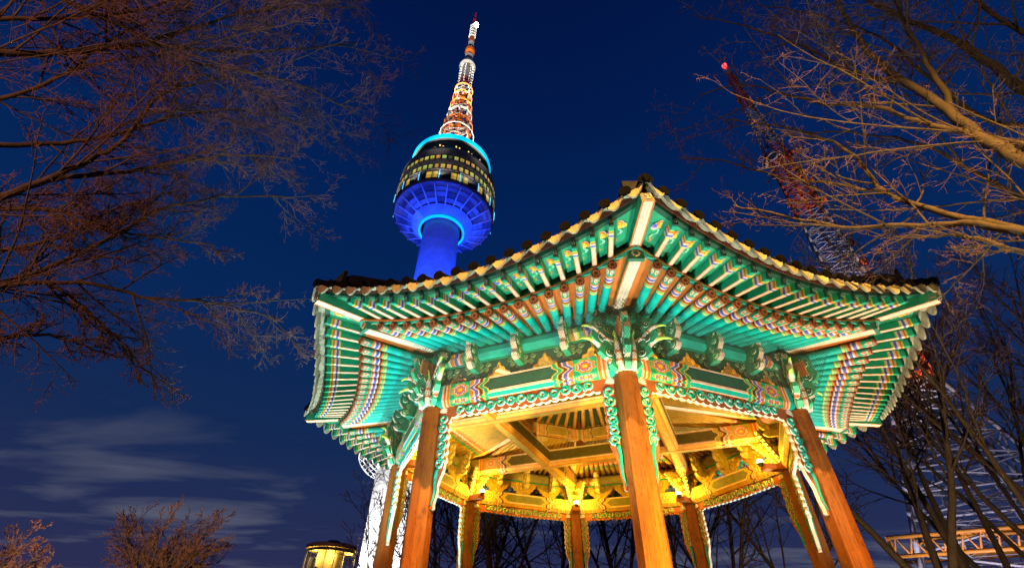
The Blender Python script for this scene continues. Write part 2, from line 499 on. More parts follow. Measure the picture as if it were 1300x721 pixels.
ARM = [(-.05, 5.02), (.20, 5.02), (.265, 5.045), (.30, 5.10), (.275, 5.15), (.235, 5.17), (.29, 5.20), (.345, 5.27), (.355, 5.35), (.335, 5.41),
       (.36, 5.46), (.37, 5.52), (.33, 5.56), (.25, 5.555), (.2, 5.50), (-.05, 5.50)]
for k in range(8):
    n, s = sd(k)
    for t in (.25, .5, .75):
        L = 2 * 3.88 * math.tan(PI / 8)
        o = n * 3.93 + s * (t - .5) * L
        for d, nm in ((1, 'scroll_arm'), (-1, 'inner_scroll_arm')):
            mb = MB(); fr = (o if d == 1 else n * 3.83 + s * (t - .5) * L, n * d, UP)
            mb.plate(ARM, fr, .095, (.03, .24, .11) if d == 1 else (.35, .26, .06), CRM if d == 1 else (.7, .55, .22), (lambda i: CRM if 1 <= i <= 12 else GRN) if d == 1 else None)  # the inner arm's ochre has amber lamplight in its colour
            scrolls(mb, fr, [(.27, 5.46), (.25, 5.33), (.20, 5.1), (.15, 5.22)], .048, .095, True, (.05, .42, .2) if d == 1 else (.5, .36, .07), (.75, .6, .42), .010)
            # orange lip along the front edge
            mb.build(nm, DAN, pav)

# round purlins, crossing at the corners, and the square plate under them
for k in range(8):
    mb = MB(); n, s = sd(k)
    h = 3.90 * math.tan(PI / 8) + .34
    prof = [(.138 * math.cos(a), .138 * math.sin(a)) for a in [2 * PI * (i + .5) / 10 for i in range(10)]]
    A = n * 3.90 - s * h + UP * 5.385; B = n * 3.90 + s * h + UP * 5.385
    d = (B - A); Ln = d.length; d.normalize()
    zone0 = .42
    def cf_s(sx):
        q = min(sx, Ln - sx)
        if q < .03: return DGRN
        if q < .34: return GRN
        q -= .34
        for lim, c in ((.10, TEAL), (.13, YGR), (.17, ORG), (.20, CRM), (.25, LGRN), (.29, GRN), (.33, CRM), (.38, ORG), (.41, YEL), (.47, BLU), (.50, CRM), (.55, ORG), (.60, GRN), (.64, YGR), (.68, CRM), (.72, ORG), (.76, YGR)):
            if q < lim: return c
        return TEAL
    n_ = 10
    st = [i * .02 for i in range(56)]; st = [x for x in st if x < Ln / 2]; st = st + [Ln - x for x in reversed(st)]
    w = d.cross(UP).normalized()
    def wav(sx, j):
        f = .02 * math.cos(4 * 2 * PI * j / n_)
        return sx + (f if .4 < min(sx, Ln - sx) < 1.05 else 0) * (1 if sx < Ln / 2 else -1)
    rings = [[A + d * sx + w * p[0] + UP * p[1] for p in prof] for sx in st]
    inside = [(-math.cos(2 * PI * (j + .5) / n_)) > .2 and abs(1) for j in range(n_)]
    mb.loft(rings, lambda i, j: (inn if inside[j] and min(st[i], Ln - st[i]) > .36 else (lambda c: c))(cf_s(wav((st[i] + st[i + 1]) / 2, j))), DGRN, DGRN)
    # flower on the sawn ends
    for e, P in ((-1, A), (1, B)):
        c = P + d * e * .004
        for q in range(8):
            a = q * PI / 4; rr = w * math.cos(a) + UP * math.sin(a); tt = w * -math.sin(a) + UP * math.cos(a)
            mb.add([c + rr * .025, c + rr * .066 + tt * .025, c + rr * .096, c + rr * .066 - tt * .025], [(0, 1, 2, 3)], CRM if q % 2 else (.5, .55, .4))
        mb.tube([c, c + d * e * .012], .028, 8, ORG)
        mb.tube([c - d * e * .05, c + d * e * .006], .141, 14, DGRN, False)
    mb.build('purlin', DAN, pav)
    mb = MB()
    mb.box(n * 3.88 + UP * 5.242, s * (3.88 * math.tan(PI / 8)), n * .055, UP * .012, GRN)
    mb.build('bearing_plate', DAN, pav)

# rafters
NR = 19
def rafter_cols(f):
    for lim, c in ((.02, BRN), (.05, ORG), (.20, GRN), (.235, ORG), (.265, CRM), (.315, BLU), (.34, CRM), (.375, BRN), (.41, ORG), (.45, LGRN), (.475, YEL)):
        if f < lim: return c
    return TEAL
def round_rafter(mb, k, t):
    E = ecurve(k, t, INNC) + UP * -.078
    P1 = wallpt(k, .5 + (t - .5) * .98, 3.93, 5.562); P2 = wallpt(k, t, 1.66, 6.06)
    d = (P1 - E); Ls = d.length; d.normalize(); E0 = E - d * .03
    r = .063
    cuts = [0, .02, .05, .20, .235, .265, .315, .34, .375, .41, .45, .475]
    cols = [BRN, (.40, .12, .03), GRN, ORG, CRM, BLU, CRM, BRN, ORG, LGRN, YEL]
    pts = [E0 + d * c for c in cuts] + [P1]
    mb.tube(pts, r, 10, lambda i, j: cols[i] if i < len(cols) else TEAL, False)
    bc = (LIT_OCH, LIT_OCH, (.10, .30, .16), (.40, .20, .06), CRM, ORG, LIT_OCH)  # ochre lengths indoors: amber lamplight put into the rafter colour
    mb.tube([P1.lerp(P2, f) for f in (0, .12, .2, .24, .28, .3, .34, 1)], r, 8, lambda i, j: bc[i], True)
    w = d.cross(UP).normalized(); u = w.cross(d)
    # end disc with an eight-petal rosette
    c = E0
    ring = [c + (w * math.cos(a) + u * math.sin(a)) * r for a in [2 * PI * i / 10 for i in range(10)]]
    mb.add(ring, [list(range(10))[::-1]], (.06, .018, .010))
    for q in range(8):
        a = q * PI / 4; rr = w * math.cos(a) + u * math.sin(a); tt = w * -math.sin(a) + u * math.cos(a); cc = c - d * .004
        mb.add([cc + rr * .018, cc + rr * .04 + tt * .016, cc + rr * .06, cc + rr * .04 - tt * .016], [(3, 2, 1, 0)], (.42, .13, .03))
    # cream spade with an orange heart on the underside near the end
    for sx in (-1, 0, 1):
        an = sx * .95
        def on(s_, a_): return E0 + d * s_ + (w * math.sin(a_) - u * math.cos(a_)) * (r + .003)
        mb.add([on(.055, an - .30), on(.055, an + .30), on(.12, an + .34), on(.165, an), on(.12, an - .34)], [(0, 1, 2, 3, 4)], CRM)
        mb.add([E0 + d * s_ + (w * math.sin(a_) - u * math.cos(a_)) * (r + .006) for s_, a_ in ((.07, an), (.10, an + .17), (.13, an), (.10, an - .17))], [(0, 1, 2, 3)], ORG)
def flying_rafter(mb, k, t):
    to = .5 + (t - .5) * .972
    O = ecurve(k, to, OUTC); I = ecurve(k, t, INNC) + UP * .165
    d = (I - O); Ls = d.length; d.normalize()
    w = d.cross(UP).normalized(); u = w.cross(d)
    W, H = .034, .112
    O = O - d * .02
    Wf = lambda s_: .029 + .007 * min(1, s_ / .5)
    cuts = [0, .035, .105, .125, .155, .19, .225, .245, .262, Ls + .12]
    cols = [DGRN, GRN, YGR, ORG, CRM, BLU, CRM, YGR, None]
    def ring(s_):
        o = O + d * s_; ww = Wf(s_); e = .009
        return [o - w * ww, o + w * ww, o + w * ww - u * (H - e), o + w * ww - u * H + w * -.0, o + w * (ww - e) - u * H, o - w * (ww - e) - u * H, o - w * ww - u * H, o - w * ww - u * (H - e)]
    rings = [ring(c) for c in cuts]
    def cf(i, j):
        if i < 8:
            return cols[i] if j != 0 else GRN
        if j in (2, 3, 5, 6): return (.50, .15, .04)
        if j == 4: return (.72, .49, .33)
        return (.012, .30, .15)
    mb.loft(rings, cf, (.03, .06, .045), GRN)
    # pale curls on the dark end
    c = O - u * H * .5 - d * .003
    for q in range(5):
        a = q * PI * 2 / 5 + .3; rr = w * math.cos(a) + u * math.sin(a)
        mb.cbox(c + rr * .018, (.008, .008, .008), (.3, .35, .3))
IDX = list(range(1, NR - 1))
for k in (7, 0, 6, 1, 5, 2):
    for i in IDX:
        t = (i + .5) / NR
        if (k == 5 and i == 1) or (k == 2 and i == NR - 2):
            continue
        mb = MB(); round_rafter(mb, k, t); mb.build('round_rafter', DAN, pav)
        mb = MB(); flying_rafter(mb, k, t); mb.build('flying_rafter', DAN, pav)
m1, m2 = MB(), MB()
for k in (3, 4): 
    for i in IDX: round_rafter(m1, k, (i + .5) / NR); flying_rafter(m2, k, (i + .5) / NR)
for k, i in ((5, 1), (2, NR - 2)): round_rafter(m1, k, (i + .5) / NR); flying_rafter(m2, k, (i + .5) / NR)
m1.build('round_rafter', DAN, pav, 'stuff'); m2.build('flying_rafter', DAN, pav, 'stuff')

# soffit boards, eave boards
def flower(mb, o, d, w, u, s=1.0):
    """painted cloud flower with a curling tail on the soffit (d inwards, w across, u down)"""
    def disc(cx, cy, r, col, lv, n=9, sq=1.0):
        mb.add([o + w * (cx + r * math.cos(a)) * s + d * (cy + r * sq * math.sin(a)) * s + u * (.004 + .0015 * lv) for a in [2 * PI * i / n for i in range(n)]], [list(range(n))], col)
    disc(-.012, .055, .036, CRM, 0); disc(.03, .05, .030, CRM, 0); disc(.008, .028, .034, CRM, 0); disc(-.03, .083, .026, CRM, 0)
    disc(.004, .026, .028, ORG, 1); disc(.032, .052, .025, YEL, 1); disc(-.032, .062, .024, VIO, 1); disc(.008, .062, .020, YEL, 2); disc(.006, .03, .012, YEL, 2)
    disc(-.03, .06, .011, BLU, 2)
    pts = [(.0, .09), (.022, .115), (.012, .145), (-.018, .155), (-.03, .185), (-.012, .215), (-.02, .245)]
    for i in range(len(pts) - 1):
        (a, b), (a2, b2) = pts[i], pts[i + 1]; q = .012 - .0012 * i
        mb.add([o + w * (a - q) * s + d * b * s + u * .006, o + w * (a + q) * s + d * b * s + u * .006, o + w * (a2 + q) * s + d * b2 * s + u * .006, o + w * (a2 - q) * s + d * b2 * s + u * .006], [(0, 1, 2, 3)], (.25, .62, .38) if i < 4 else ORG)
for k in range(8):
    ts = [i / 40 for i in range(41)]
    mb = MB()
    for a, b in zip(ts[:-1], ts[1:]):
        o0, o1 = ecurve(k, a, OUTC), ecurve(k, b, OUTC)
        i0, i1 = ecurve(k, a, INNC), ecurve(k, b, INNC)
        H = UP * .168
        mb.quad(o0 + UP * .004, o1 + UP * .004, i1 + H, i0 + H, (.02, .30, .14))
    for i in range(NR - 1):
        t = (i + 1) / NR; to = .5 + (t - .5) * .972
        O = ecurve(k, to, OUTC) + UP * .004; I = ecurve(k, t, INNC) + UP * .168
        d = I - O; Ls = d.length; d.normalize(); w = d.cross(UP).normalized(); u = -(w.cross(d))
        flower(mb, O + d * .13, d, w, u, 1.6)
    mb.build('flying_rafter_soffit', DAN, pav)
    mb = MB()
    for a, b in zip(ts[:-1], ts[1:]):
        i0, i1 = ecurve(k, a, INNC) + UP * .002, ecurve(k, b, INNC) + UP * .002
        w0, w1 = wallpt(k, a, 3.93, 5.637), wallpt(k, b, 3.93, 5.637)
        mb.quad(i0, i1, w1, w0, (.66, .17, .03))
        mb.quad(w0, w1, wallpt(k, b, 1.6, 6.145), wallpt(k, a, 1.6, 6.145), (.40, .27, .05))  # inner soffit colour includes the amber lamp glow
    mb.build('rafter_soffit', DAN, pav)
    # orange board on the round rafter ends, with a dark green closing strip behind
    mb = MB(); n, s = sd(k)
    rings = []
    for t in ts:
        p = ecurve(k, t, INNC) + n * .015
        rings.append([p + n * .02, p + n * .02 + UP * .035, p - n * .06 + UP * .05, p - n * .06])
    mb.loft(rings, lambda i, j: (.55, .17, .03) if j == 0 else ((.02, .20, .11) if j == 3 else DGRN))
    for i in range(NR - 1):                                      # dark plugs with a faint rosette between the flying rafters
        t = (i + 1) / NR; p = ecurve(k, t, INNC); 
        mb.box(p + UP * .108 - n * .03, s * .085, n * .012, UP * .056, (.05, .09, .05))
        for q in range(6):
            a = q * PI / 3; mb.cbox(p + UP * .108 - n * .017 + s * .034 * math.cos(a) + UP * .034 * math.sin(a), (.018, .010, .018), (.34, .13, .04))
    for i in range(NR):
        t = (i) / NR
        if 0 < t < 1:
            p = ecurve(k, t, INNC)
            mb.box(p + UP * -.016 + n * .012, s * .05, n * .008, UP * .014, (.05, .42, .28))
    mb.build('eave_board', DAN, pav)
    mb = MB(); rings = []
    for t in ts:
        p = ecurve(k, t, OUTC)
        rings.append([p + n * .01, p + n * .025 + UP * .055, p - n * .06 + UP * .055, p - n * .06 + UP * .006])
    mb.loft(rings, lambda i, j: (.012, .075, .04))
    for i in range(1, NR - 1):
        p = ecurve(k, .5 + ((i + .5) / NR - .5) * .972, OUTC)
        mb.box(p + UP * .024 + n * .012, s * .028, n * .010, UP * .016, (.012, .016, .013))
    rings = []
    for t in ts:
        p = ecurve(k, t, OUTC) + UP * .056
        rings.append([p + n * .035, p + n * .06 + UP * .085, p - n * .05 + UP * .085, p - n * .05])
    mb.loft(rings, lambda i, j: (.14, .035, .018))
    mb.build('tile_batten', M['wood'], pav)

# roof tiles
NT = 19
APEX = Vector((0, 0, 8.6))
def roofpt(k, t, s, lift=0.0):
    e = ecurve(k, t, OUTC) + UP * .15
    p = e.lerp(Vector((0, 0, 0)), s)
    z = e.z + (APEX.z - e.z) * (s * .78 + .22 * s * s) + lift
    return Vector((p.x, p.y, z))
TILE = (.007, .007, .008); LIP = (.33, .30, .20)
for k in range(8):
    n, s = sd(k); mb = MB()
    rng = random.Random(200 + k)
    for j in range(NT):
        t0, t1 = j / NT, (j + 1) / NT
        jit = rng.uniform(-.012, .012); sh = rng.uniform(.85, 1.1)
        # trough: sagging pan running up the slope, drooping lip in front
        ss = (-.022 + jit * .3, .02, .1, .25, .5, .97)
        m = 7
        rows = []
        for sx in ss:
            rows.append([roofpt(k, t0 + (t1 - t0) * q / (m - 1), sx, .035 - (.055 * math.sin(PI * q / (m - 1))) * max(.2, 1 - sx)) for q in range(m)])
        und = [[p - UP * .022 for p in r] for r in rows]
        for a, b in ((rows, 1), (und, 0)):
            for i in range(len(ss) - 1):
                for q in range(m - 1):
                    mb.quad(a[i][q], a[i][q + 1], a[i + 1][q + 1], a[i + 1][q], TILE if b else mixc(LIP, TILE, min(1, i)))
        tp = rows[0]
        o_ = n * (.022 + jit)
        lipc = tuple(c * sh for c in LIP)
        for q in range(m - 1):
            f0, f1 = q / (m - 1), (q + 1) / (m - 1)
            d0, d1 = .014 + .15 * math.sin(PI * f0) ** .8, .014 + .15 * math.sin(PI * f1) ** .8
            a, b = tp[q] + o_ + UP * .012, tp[q + 1] + o_ + UP * .012
            a2, b2 = a - UP * d0 + n * .035, b - UP * d1 + n * .035
            bk = -n * .03
            mb.quad(a, a2, b2, b, lipc); mb.quad(a + bk, b + bk, b2 + bk, a2 + bk, lipc); mb.quad(a2, a2 + bk, b2 + bk, b2, lipc); mb.quad(a, b, b + bk, a + bk, lipc)
    for j in range(NT + 1):
        t = min(max(j / NT, .004), .996); r = .068
        ss = (-.028, .06, .2, .5, .96)
        rings = []
        for sx in ss:
            c = roofpt(k, t, sx, .03); rr = r * (1 - .75 * max(0, sx))
            rings.append([c + s * rr * 1.05 * math.cos(a) + UP * rr * 1.25 * math.sin(a) for a in [PI * q / 8 for q in range(9)]])
        mb.loft(rings, TILE, (.006, .006, .007), TILE, True)
        c = roofpt(k, t, -.030, .045)
        mb.tube([c, c + n * .022], .074, 12, (.0035, .0035, .004))
    mb.build('roof_tiling', M['tile'], pav)
# hip rafters (two steps), corner ridges
for k in range(8):
    v = va(k); w = Vector((-v.y, v.x, 0))
    def striped(mb, R0, z0, R1, z1, W, H, end):
        A = v * R0 + UP * z0; B = v * R1 + UP * z1
        xs = [-W / 2, -W / 2 + .022, -W / 2 + .032, -W * .12, -W * .09, W * .09, W * .12, W / 2 - .032, W / 2 - .022, W / 2]
        cs = [(.55, .16, .04), CRM, (.76, .56, .40), (.55, .32, .19), (.80, .62, .46), (.55, .32, .19), (.76, .56, .40), CRM, (.55, .16, .04)]
        rng = [[P + w * x for x in xs] + [P + w * W / 2 + UP * H, P - w * W / 2 + UP * H] for P in (A, B)]
        cols = cs + [(.015, .20, .10), GRN, (.015, .20, .10)]
        mb.loft(rng, lambda i, j: cols[j], GRN, end)
    mb = MB(); striped(mb, 1.7, 5.98, 5.727, 5.417, .19, .17, (.02, .03, .025))
    c = v * 5.732 + UP * 5.50
    for q in range(8):
        a = q * PI / 4; mb.cbox(c + w * .045 * math.cos(a) + UP * .045 * math.sin(a), (.022, .022, .022), (.6, .45, .22))
    mb.box(c - v * .03 + UP * -.0, w * .105, v * .028, UP * .095, (.03, .16, .09))
    mb.build('hip_rafter', DAN, pav)
    mb = MB(); striped(mb, 5.45, 5.60, 6.557, 5.543, .155, .16, (.02, .025, .03))
    c = v * 6.561 + UP * 5.63
    rg = random.Random(k)
    for q in range(12): mb.cbox(c + w * rg.uniform(-.055, .055) + UP * rg.uniform(-.06, .06), (.012, .012, .012), (.5, .52, .5))
    mb.build('hip_rafter_extension', DAN, pav)
    mb = MB()
    rings = []
    for sx, h in ((.030, .12), (.05, .19), (.2, .22), (.5, .22), (.97, .22)):
        p = v * 6.48 * (1 - sx); p.z = roofpt(k, 0, sx).z
        rings.append([p + w * .18 - UP * .05, p + w * .18 + UP * h, p + w * .12 + UP * (h + .07), p - w * .12 + UP * (h + .07), p - w * .18 + UP * h, p - w * .18 - UP * .05])
    mb.loft(rings, (.025, .026, .028), (.022, .023, .025), TILE)
    p = rings[0][1].lerp(rings[0][4], .5)
    mb.box(p + UP * .02 + v * .03, w * .19, v * .03, UP * .11, (.025, .026, .028))
    mb.build('corner_ridge', M['tile'], pav)
mb = MB()
mb.loft([[APEX + UP * z + Vector((math.cos(a), math.sin(a), 0)) * r for a in [2 * PI * i / 12 for i in range(12)]] for z, r in ((-.5, .6), (.05, .5), (.15, .3), (.4, .38), (.7, .25), (.9, .03))], TILE, None, TILE, True)
mb.build('finial', M['tile'], pav)

# brackets at the columns: carved plates and upturned tongues
def tongue(mb, o, dirv, pts, r0, tip):
    P = [o + dirv * u + UP * z for u, z in pts]
    # smooth
    Q = []
    for i in range(len(P) - 1):
        for q in range(4):
            f = q / 4
            p0, p1, p2, p3 = P[max(i - 1, 0)], P[i], P[i + 1], P[min(i + 2, len(P) - 1)]
            Q.append(.5 * ((2 * p1) + (p2 - p0) * f + (2 * p0 - 5 * p1 + 4 * p2 - p3) * f * f + (3 * p1 - p0 - 3 * p2 + p3) * f ** 3))
    Q.append(P[-1]); n = len(Q)
    rad = [r0 * (1 - .15 * i / n if i < n * .6 else .85 - .75 * (i - n * .6) / (n * .4)) for i in range(n)]
    def cf(i, j):
        f = i / n
        if f < .58:
            return ORG if (int(f * 24) % 5 == 4) else (.88, .74, .60)
        return (.70, .55, .2) if f < .62 else tip
    mb.tube(Q, rad, 6, cf)
PLATE = [(.0, 4.54), (.16, 4.54), (.25, 4.62), (.23, 4.70), (.33, 4.72), (.42, 4.80), (.40, 4.88), (.34, 4.92), (.46, 4.95), (.54, 5.04), (.52, 5.13), (.45, 5.17), (.52, 5.24), (.50, 5.33), (.42, 5.38), (.0, 5.38)]
for k in range(8):
    v = va(k); o = v * 4.2
    br = MB()
    dirs = [((o - va(k - 1) * 4.2).normalized(), 1.0), (v, .85), ((o - va(k + 1) * 4.2).normalized(), 1.0)]
    for q, (dv, sc) in enumerate(dirs):
        fr = (o + v * .06, dv, UP)
        pl = [(u * sc, z) for u, z in PLATE]
        br.plate(pl, fr, .085, (.035, .34, .17), (.55, .42, .25), lambda i: (.66, .54, .38) if i % 3 == 0 else (.05, .46, .22))
        scrolls(br, fr, [(u * sc, z) for u, z in ((.13, 4.66), (.27, 4.80), (.12, 4.84), (.36, 5.03), (.20, 5.0), (.40, 5.25), (.26, 5.2), (.12, 5.14), (.30, 5.33))], .058, .085, True, (.01, .16, .08), (.80, .76, .58), .010)
    for q, (dv, sc) in enumerate(dirs):
        if q == 1: continue
        tongue(br, o + v * .05, dv, [(.10, 4.555), (.20, 4.66), (.31, 4.80), (.40, 4.93), (.52, 5.00), (.66, 4.99), (.72, 4.95)], .046, (.42, .62, .10))
        tongue(br, o + v * .10, dv, [(.16, 5.0), (.28, 5.03), (.38, 5.11), (.48, 5.18), (.60, 5.19), (.66, 5.16)], .036, (.42, .62, .10))
    for sg in (-1, 1):
        a = Matrix.Rotation(sg * .5, 3, 'Z') @ v
        tongue(br, o + v * .03, a, [(.16, 4.54), (.20, 4.66), (.22, 4.78), (.23, 4.92), (.24, 5.02), (.30, 5.12)], .050, (.42, .66, .12))
    # block heads under the hip
    w = Vector((-v.y, v.x, 0))
    br.box(o + v * .22 + UP * 5.18, w * .085, v * .17, UP * .12, (.45, .12, .03))
    br.box(o + v * .395 + UP * 5.18, w * .09, v * .006, UP * .125, (.75, .35, .12))
    br.box(o + UP * 4.95, w * .13, v * .13, UP * .42, (.03, .10, .05))
    b = br.build('column_bracket', DAN, pav)
    # inner side: bracket block with a lamp and beaded scrolls
    ib = MB(); fr_i = -v
    ib.box(o - v * .34 + UP * 4.60, w * .115, v * .20, UP * .055, (.55, .17, .04))
    for sg in (-1, 1):
        dv = (Matrix.Rotation(sg * .42, 3, 'Z') @ fr_i)
        pl = [(.05, 4.67), (.16, 4.68)]
        for i in range(9):
            f = i / 8; u0, z0 = .17 + .46 * f, 4.70 + .56 * f
            pl += [(u0 + .035, z0 - .01), (u0 + .045, z0 + .03)]
        pl += [(.50, 5.34), (.05, 5.34)]
        fr = (o, dv, UP)
        ib.plate(pl, fr, .09, (.22, .17, .05), (.8, .7, .4))
        scrolls(ib, fr, [(.15, 4.82), (.28, 4.96), (.14, 5.0), (.40, 5.12), (.25, 5.16), (.12, 5.2)], .055, .09, True, (.55, .42, .12), (.7, .55, .25), .012)
        for i in range(9):
            f = i / 8; p = o + dv * (.21 + .46 * f) + UP * (4.70 + .56 * f)
            ib.tube([p - UP * .02, p + UP * .02], .028, 6, (.85, .75, .5))
    ib.build('inner_bracket', DAN, pav)
    lm = MB(); c = o - v * .575 + UP * 4.63
    lm.loft([[c + Vector((math.cos(a), math.sin(a), 0)) * r + UP * z for a in [2 * PI * i / 10 for i in range(10)]] for z, r in ((0, .05), (.03, .055), (.06, .07))], (.05, .05, .05), BLK, None)
    lo = lm.build('bracket_lamp', M['steel'], pav)
    g = MB(); g.loft([[c + Vector((math.cos(a), math.sin(a), 0)) * r + UP * z for a in [2 * PI * i / 10 for i in range(10)]] for z, r in ((.052, .062), (.085, .074), (.12, .062), (.14, .03))], WHT, None, WHT)
    g.build('lamp_glass', M['lamp'], lo)

# interior beams (laid like a # over the columns), upper ring, posts, upper rafters
IB = [(-.15, .40), (-.15, .08), (-.09, 0), (.09, 0), (.15, .08), (.15, .40)]
for a, b, dz in ((6, 1, 0.0), (5, 2, 0.0), (0, 3, .006), (4, 7, .006)):
    A, B = va(a) * 4.2, va(b) * 4.2
    d = (B - A).normalized()
    mb = MB(); beam(mb, A + d * .1 + UP * (5.2 + dz), B - d * .1 + UP * (5.2 + dz), IB, 1.2, (.10, .08, .018), [(.10, .08, .018), (.62, .34, .05), (.50, .32, .05), (.62, .34, .05), (.10, .08, .018), GRN], ins=(0, 1, 2, 3, 4, 5))
    mb.build('cross_beam', DAN, pav)
RP = [(-.085, .29), (-.085, .04), (-.05, 0), (.05, 0), (.085, .04), (.085, .29)]
for k in range(8):
    A, B = va(k) * 1.74 + UP * 5.76, va(k + 1) * 1.74 + UP * 5.76
    mb = MB(); beam(mb, A, B, RP, .42, (.07, .12, .05), [(.07, .12, .05), ORG, (.4, .3, .1), ORG, (.07, .12, .05), GRN], ins=(0, 1, 2, 3, 4, 5)); mb.build('ring_beam', DAN, pav)
    mb = MB(); mb.loft([[va(k) * 1.74 + UP * z + va(k + j) * .095 for j in range(8)] for z in (5.58, 6.5)], (.16, .05, .02), DRED, DRED); mb.build('post', DAN, pav)
    for i in range(5):
        t = (i + .5) / 5
        P0 = wallpt(k, t, 1.62, 6.12); P1 = wallpt(k, t, .35, 7.1)
        mb = MB(); mb.tube([P0, P0.lerp(P1, .3), P0.lerp(P1, .36), P1], .055, 7, lambda i_, j_: ((.70, .36, .08), CRM, (.10, .24, .12))[i_]); mb.build('upper_rafter', DAN, pav)
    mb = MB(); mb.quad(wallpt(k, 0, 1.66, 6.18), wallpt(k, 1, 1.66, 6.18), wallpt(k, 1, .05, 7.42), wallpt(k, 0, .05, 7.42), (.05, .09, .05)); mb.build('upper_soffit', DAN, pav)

# bird net hung round the brackets
def net_mat():
    m = bpy.data.materials.new('bird_net'); m.use_nodes = True
    N, L = m.node_tree.nodes, m.node_tree.links
    b = N['Principled BSDF']; b.inputs['Base Color'].default_value = (.035, .04, .015, 1); b.inputs['Roughness'].default_value = .6
    out = N['Material Output']
    uv = N.new('ShaderNodeUVMap'); sp = N.new('ShaderNodeSeparateXYZ'); L.new(uv.outputs[0], sp.inputs[0])
    def mth(op, a, b_=None):
        n = N.new('ShaderNodeMath'); n.operation = op
        for i, x in enumerate((a, b_)):
            if x is None: continue
            if isinstance(x, (int, float)): n.inputs[i].default_value = x
            else: L.new(x, n.inputs[i])
        return n.outputs[0]
    s1 = mth('FRACT', mth('ADD', sp.outputs[0], sp.outputs[1])); s2 = mth('FRACT', mth('SUBTRACT', sp.outputs[0], sp.outputs[1]))
    wire = mth('MAXIMUM', mth('LESS_THAN', s1, .13), mth('LESS_THAN', s2, .13))
    tr = N.new('ShaderNodeBsdfTransparent'); mx = N.new('ShaderNodeMixShader')
    L.new(wire, mx.inputs[0]); L.new(tr.outputs[0], mx.inputs[1]); L.new(b.outputs[0], mx.inputs[2]); L.new(mx.outputs[0], out.inputs[0])
    return m
M['net'] = net_mat()
for k in range(8):
    vs, fs, uvs = [], [], []
    nu, nv = 32, 5
    for i in range(nu + 1):
        t = i / nu; e = max(0, (abs(2 * t - 1) - .62) / .38); e = e * e * (3 - 2 * e)
        a0, z0 = 4.03 + .10 * e, 4.885 - .30 * e
        a1, z1 = 4.50 + .10 * e, 5.33 + .02 * e
        for j in range(nv + 1):
            f = j / nv
            vs.append(tuple(wallpt(k, t, a0 + (a1 - a0) * f, z0 + (z1 - z0) * f - .03 * math.sin(PI * f)))); uvs.append((t * 3.5 / .045, f * .75 / .045))
    for i in range(nu):
        for j in range(nv): a = i * (nv + 1) + j; fs.append((a, a + nv + 1, a + nv + 2, a + 1))
    me = bpy.data.meshes.new('bird_net'); me.from_pydata(vs, [], fs)
    ul = me.uv_layers.new(name='UVMap')
    for lp in me.loops: ul.data[lp.index].uv = uvs[lp.vertex_index]
    me.materials.append(M['net']); o = bpy.data.objects.new('bird_net', me); COL.objects.link(o); o.parent = pav

# ================================================================== GROUND
mb = MB(); G = 40
mb.quad((-1500, -1500, 0), (1500, -1500, 0), (1500, 1500, 0), (-1500, 1500, 0), (.07, .065, .05))
props(mb.build('ground', M['stone']), kind='structure')

# ================================================================== OBSERVATION TOWER
TB = Vector((-24.97, 71.46, 0))
tow = empty('observation_tower', TB, 'tall observation tower lit blue with a round windowed pod and an orange and white antenna', 'tower')
NA = 72
def circ(r, z, n=NA, ph=0): return [Vector((r * math.cos(2 * PI * i / n + ph), r * math.sin(2 * PI * i / n + ph), z)) for i in range(n)]
CON = (.55, .56, .57)
mb = MB()
zs = [i * 1.1 for i in range(int(87 / 1.1) + 1)]
rings = []
for z in zs: rings += [circ(4.64, z), circ(4.64, z + .95), circ(4.55, z + 1.0), circ(4.55, z + 1.09)]
mb.loft(rings, lambda i, j: (.40, .41, .42) if i % 4 == 2 else CON)
mb.build('shaft', M['concrete'], tow)
mb = MB()
mb.loft([circ(5.3, 86.2), circ(5.5, 86.9)], lambda i, j: CON)
und = [(5.5, 86.9), (8.0, 88.4), (8.0, 88.9), (9.2, 89.42), (10.4, 89.95), (11.6, 90.48), (12.8, 91.0), (13.0, 91.0)]
rgs = random.Random(77); shade = [[rgs.uniform(.10, .50) for _ in range(25)] for _ in range(8)]
mb.loft([circ(r, z) for r, z in und], lambda i, j: ((.55, .58, .62) if 24 < j < 46 else (.34, .36, .42)) if i == 0 else ((.06, .06, .08) if i in (1, 6) else (shade[i][j // 3] * .9, shade[i][j // 3], shade[i][j // 3] * 1.1)))
for q in range(24):
    a = 2 * PI * q / 24; d = Vector((math.cos(a), math.sin(a), 0)); w = Vector((-d.y, d.x, 0))
    A, B = d * 7.9 + UP * 88.55, d * 12.9 + UP * 90.75
    mb.box((A + B) / 2, (B - A) / 2, w * .13, UP * .22, (.75, .77, .80))
for r, z in ((9.3, 89.35), (10.6, 89.92), (11.8, 90.42)):
    mb.loft([circ(r - .05, z - .02), circ(r - .05, z - .16), circ(r + .05, z - .12), circ(r + .05, z + .02)], lambda i, j: (.16, .17, .20))
mb.build('saucer_underside', M['concrete'], tow)
mb = MB(); GRY = (.22, .20, .19); DK = (.035, .037, .045)
pr = [(13.0, 91.0), (13.2, 91.4), (13.25, 91.5), (13.25, 94.6), (13.4, 94.7), (13.4, 95.2), (13.25, 95.3), (13.25, 97.6), (13.4, 97.7), (13.4, 99.1), (13.2, 99.2), (13.2, 101.3), (13.3, 101.4), (13.2, 104.0), (12.2, 106.3), (10.9, 107.4), (10.6, 107.5), (10.6, 111.4), (11.3, 111.6), (11.3, 113.0), (5.5, 113.6), (4.5, 113.8)]
pc = [GRY, GRY, DK, DK, GRY, GRY, DK, DK, GRY, GRY, DK, DK, GRY, GRY, GRY, GRY, DK, GRY, GRY, GRY, GRY]
mb.loft([circ(r, z) for r, z in pr], lambda i, j: pc[i])
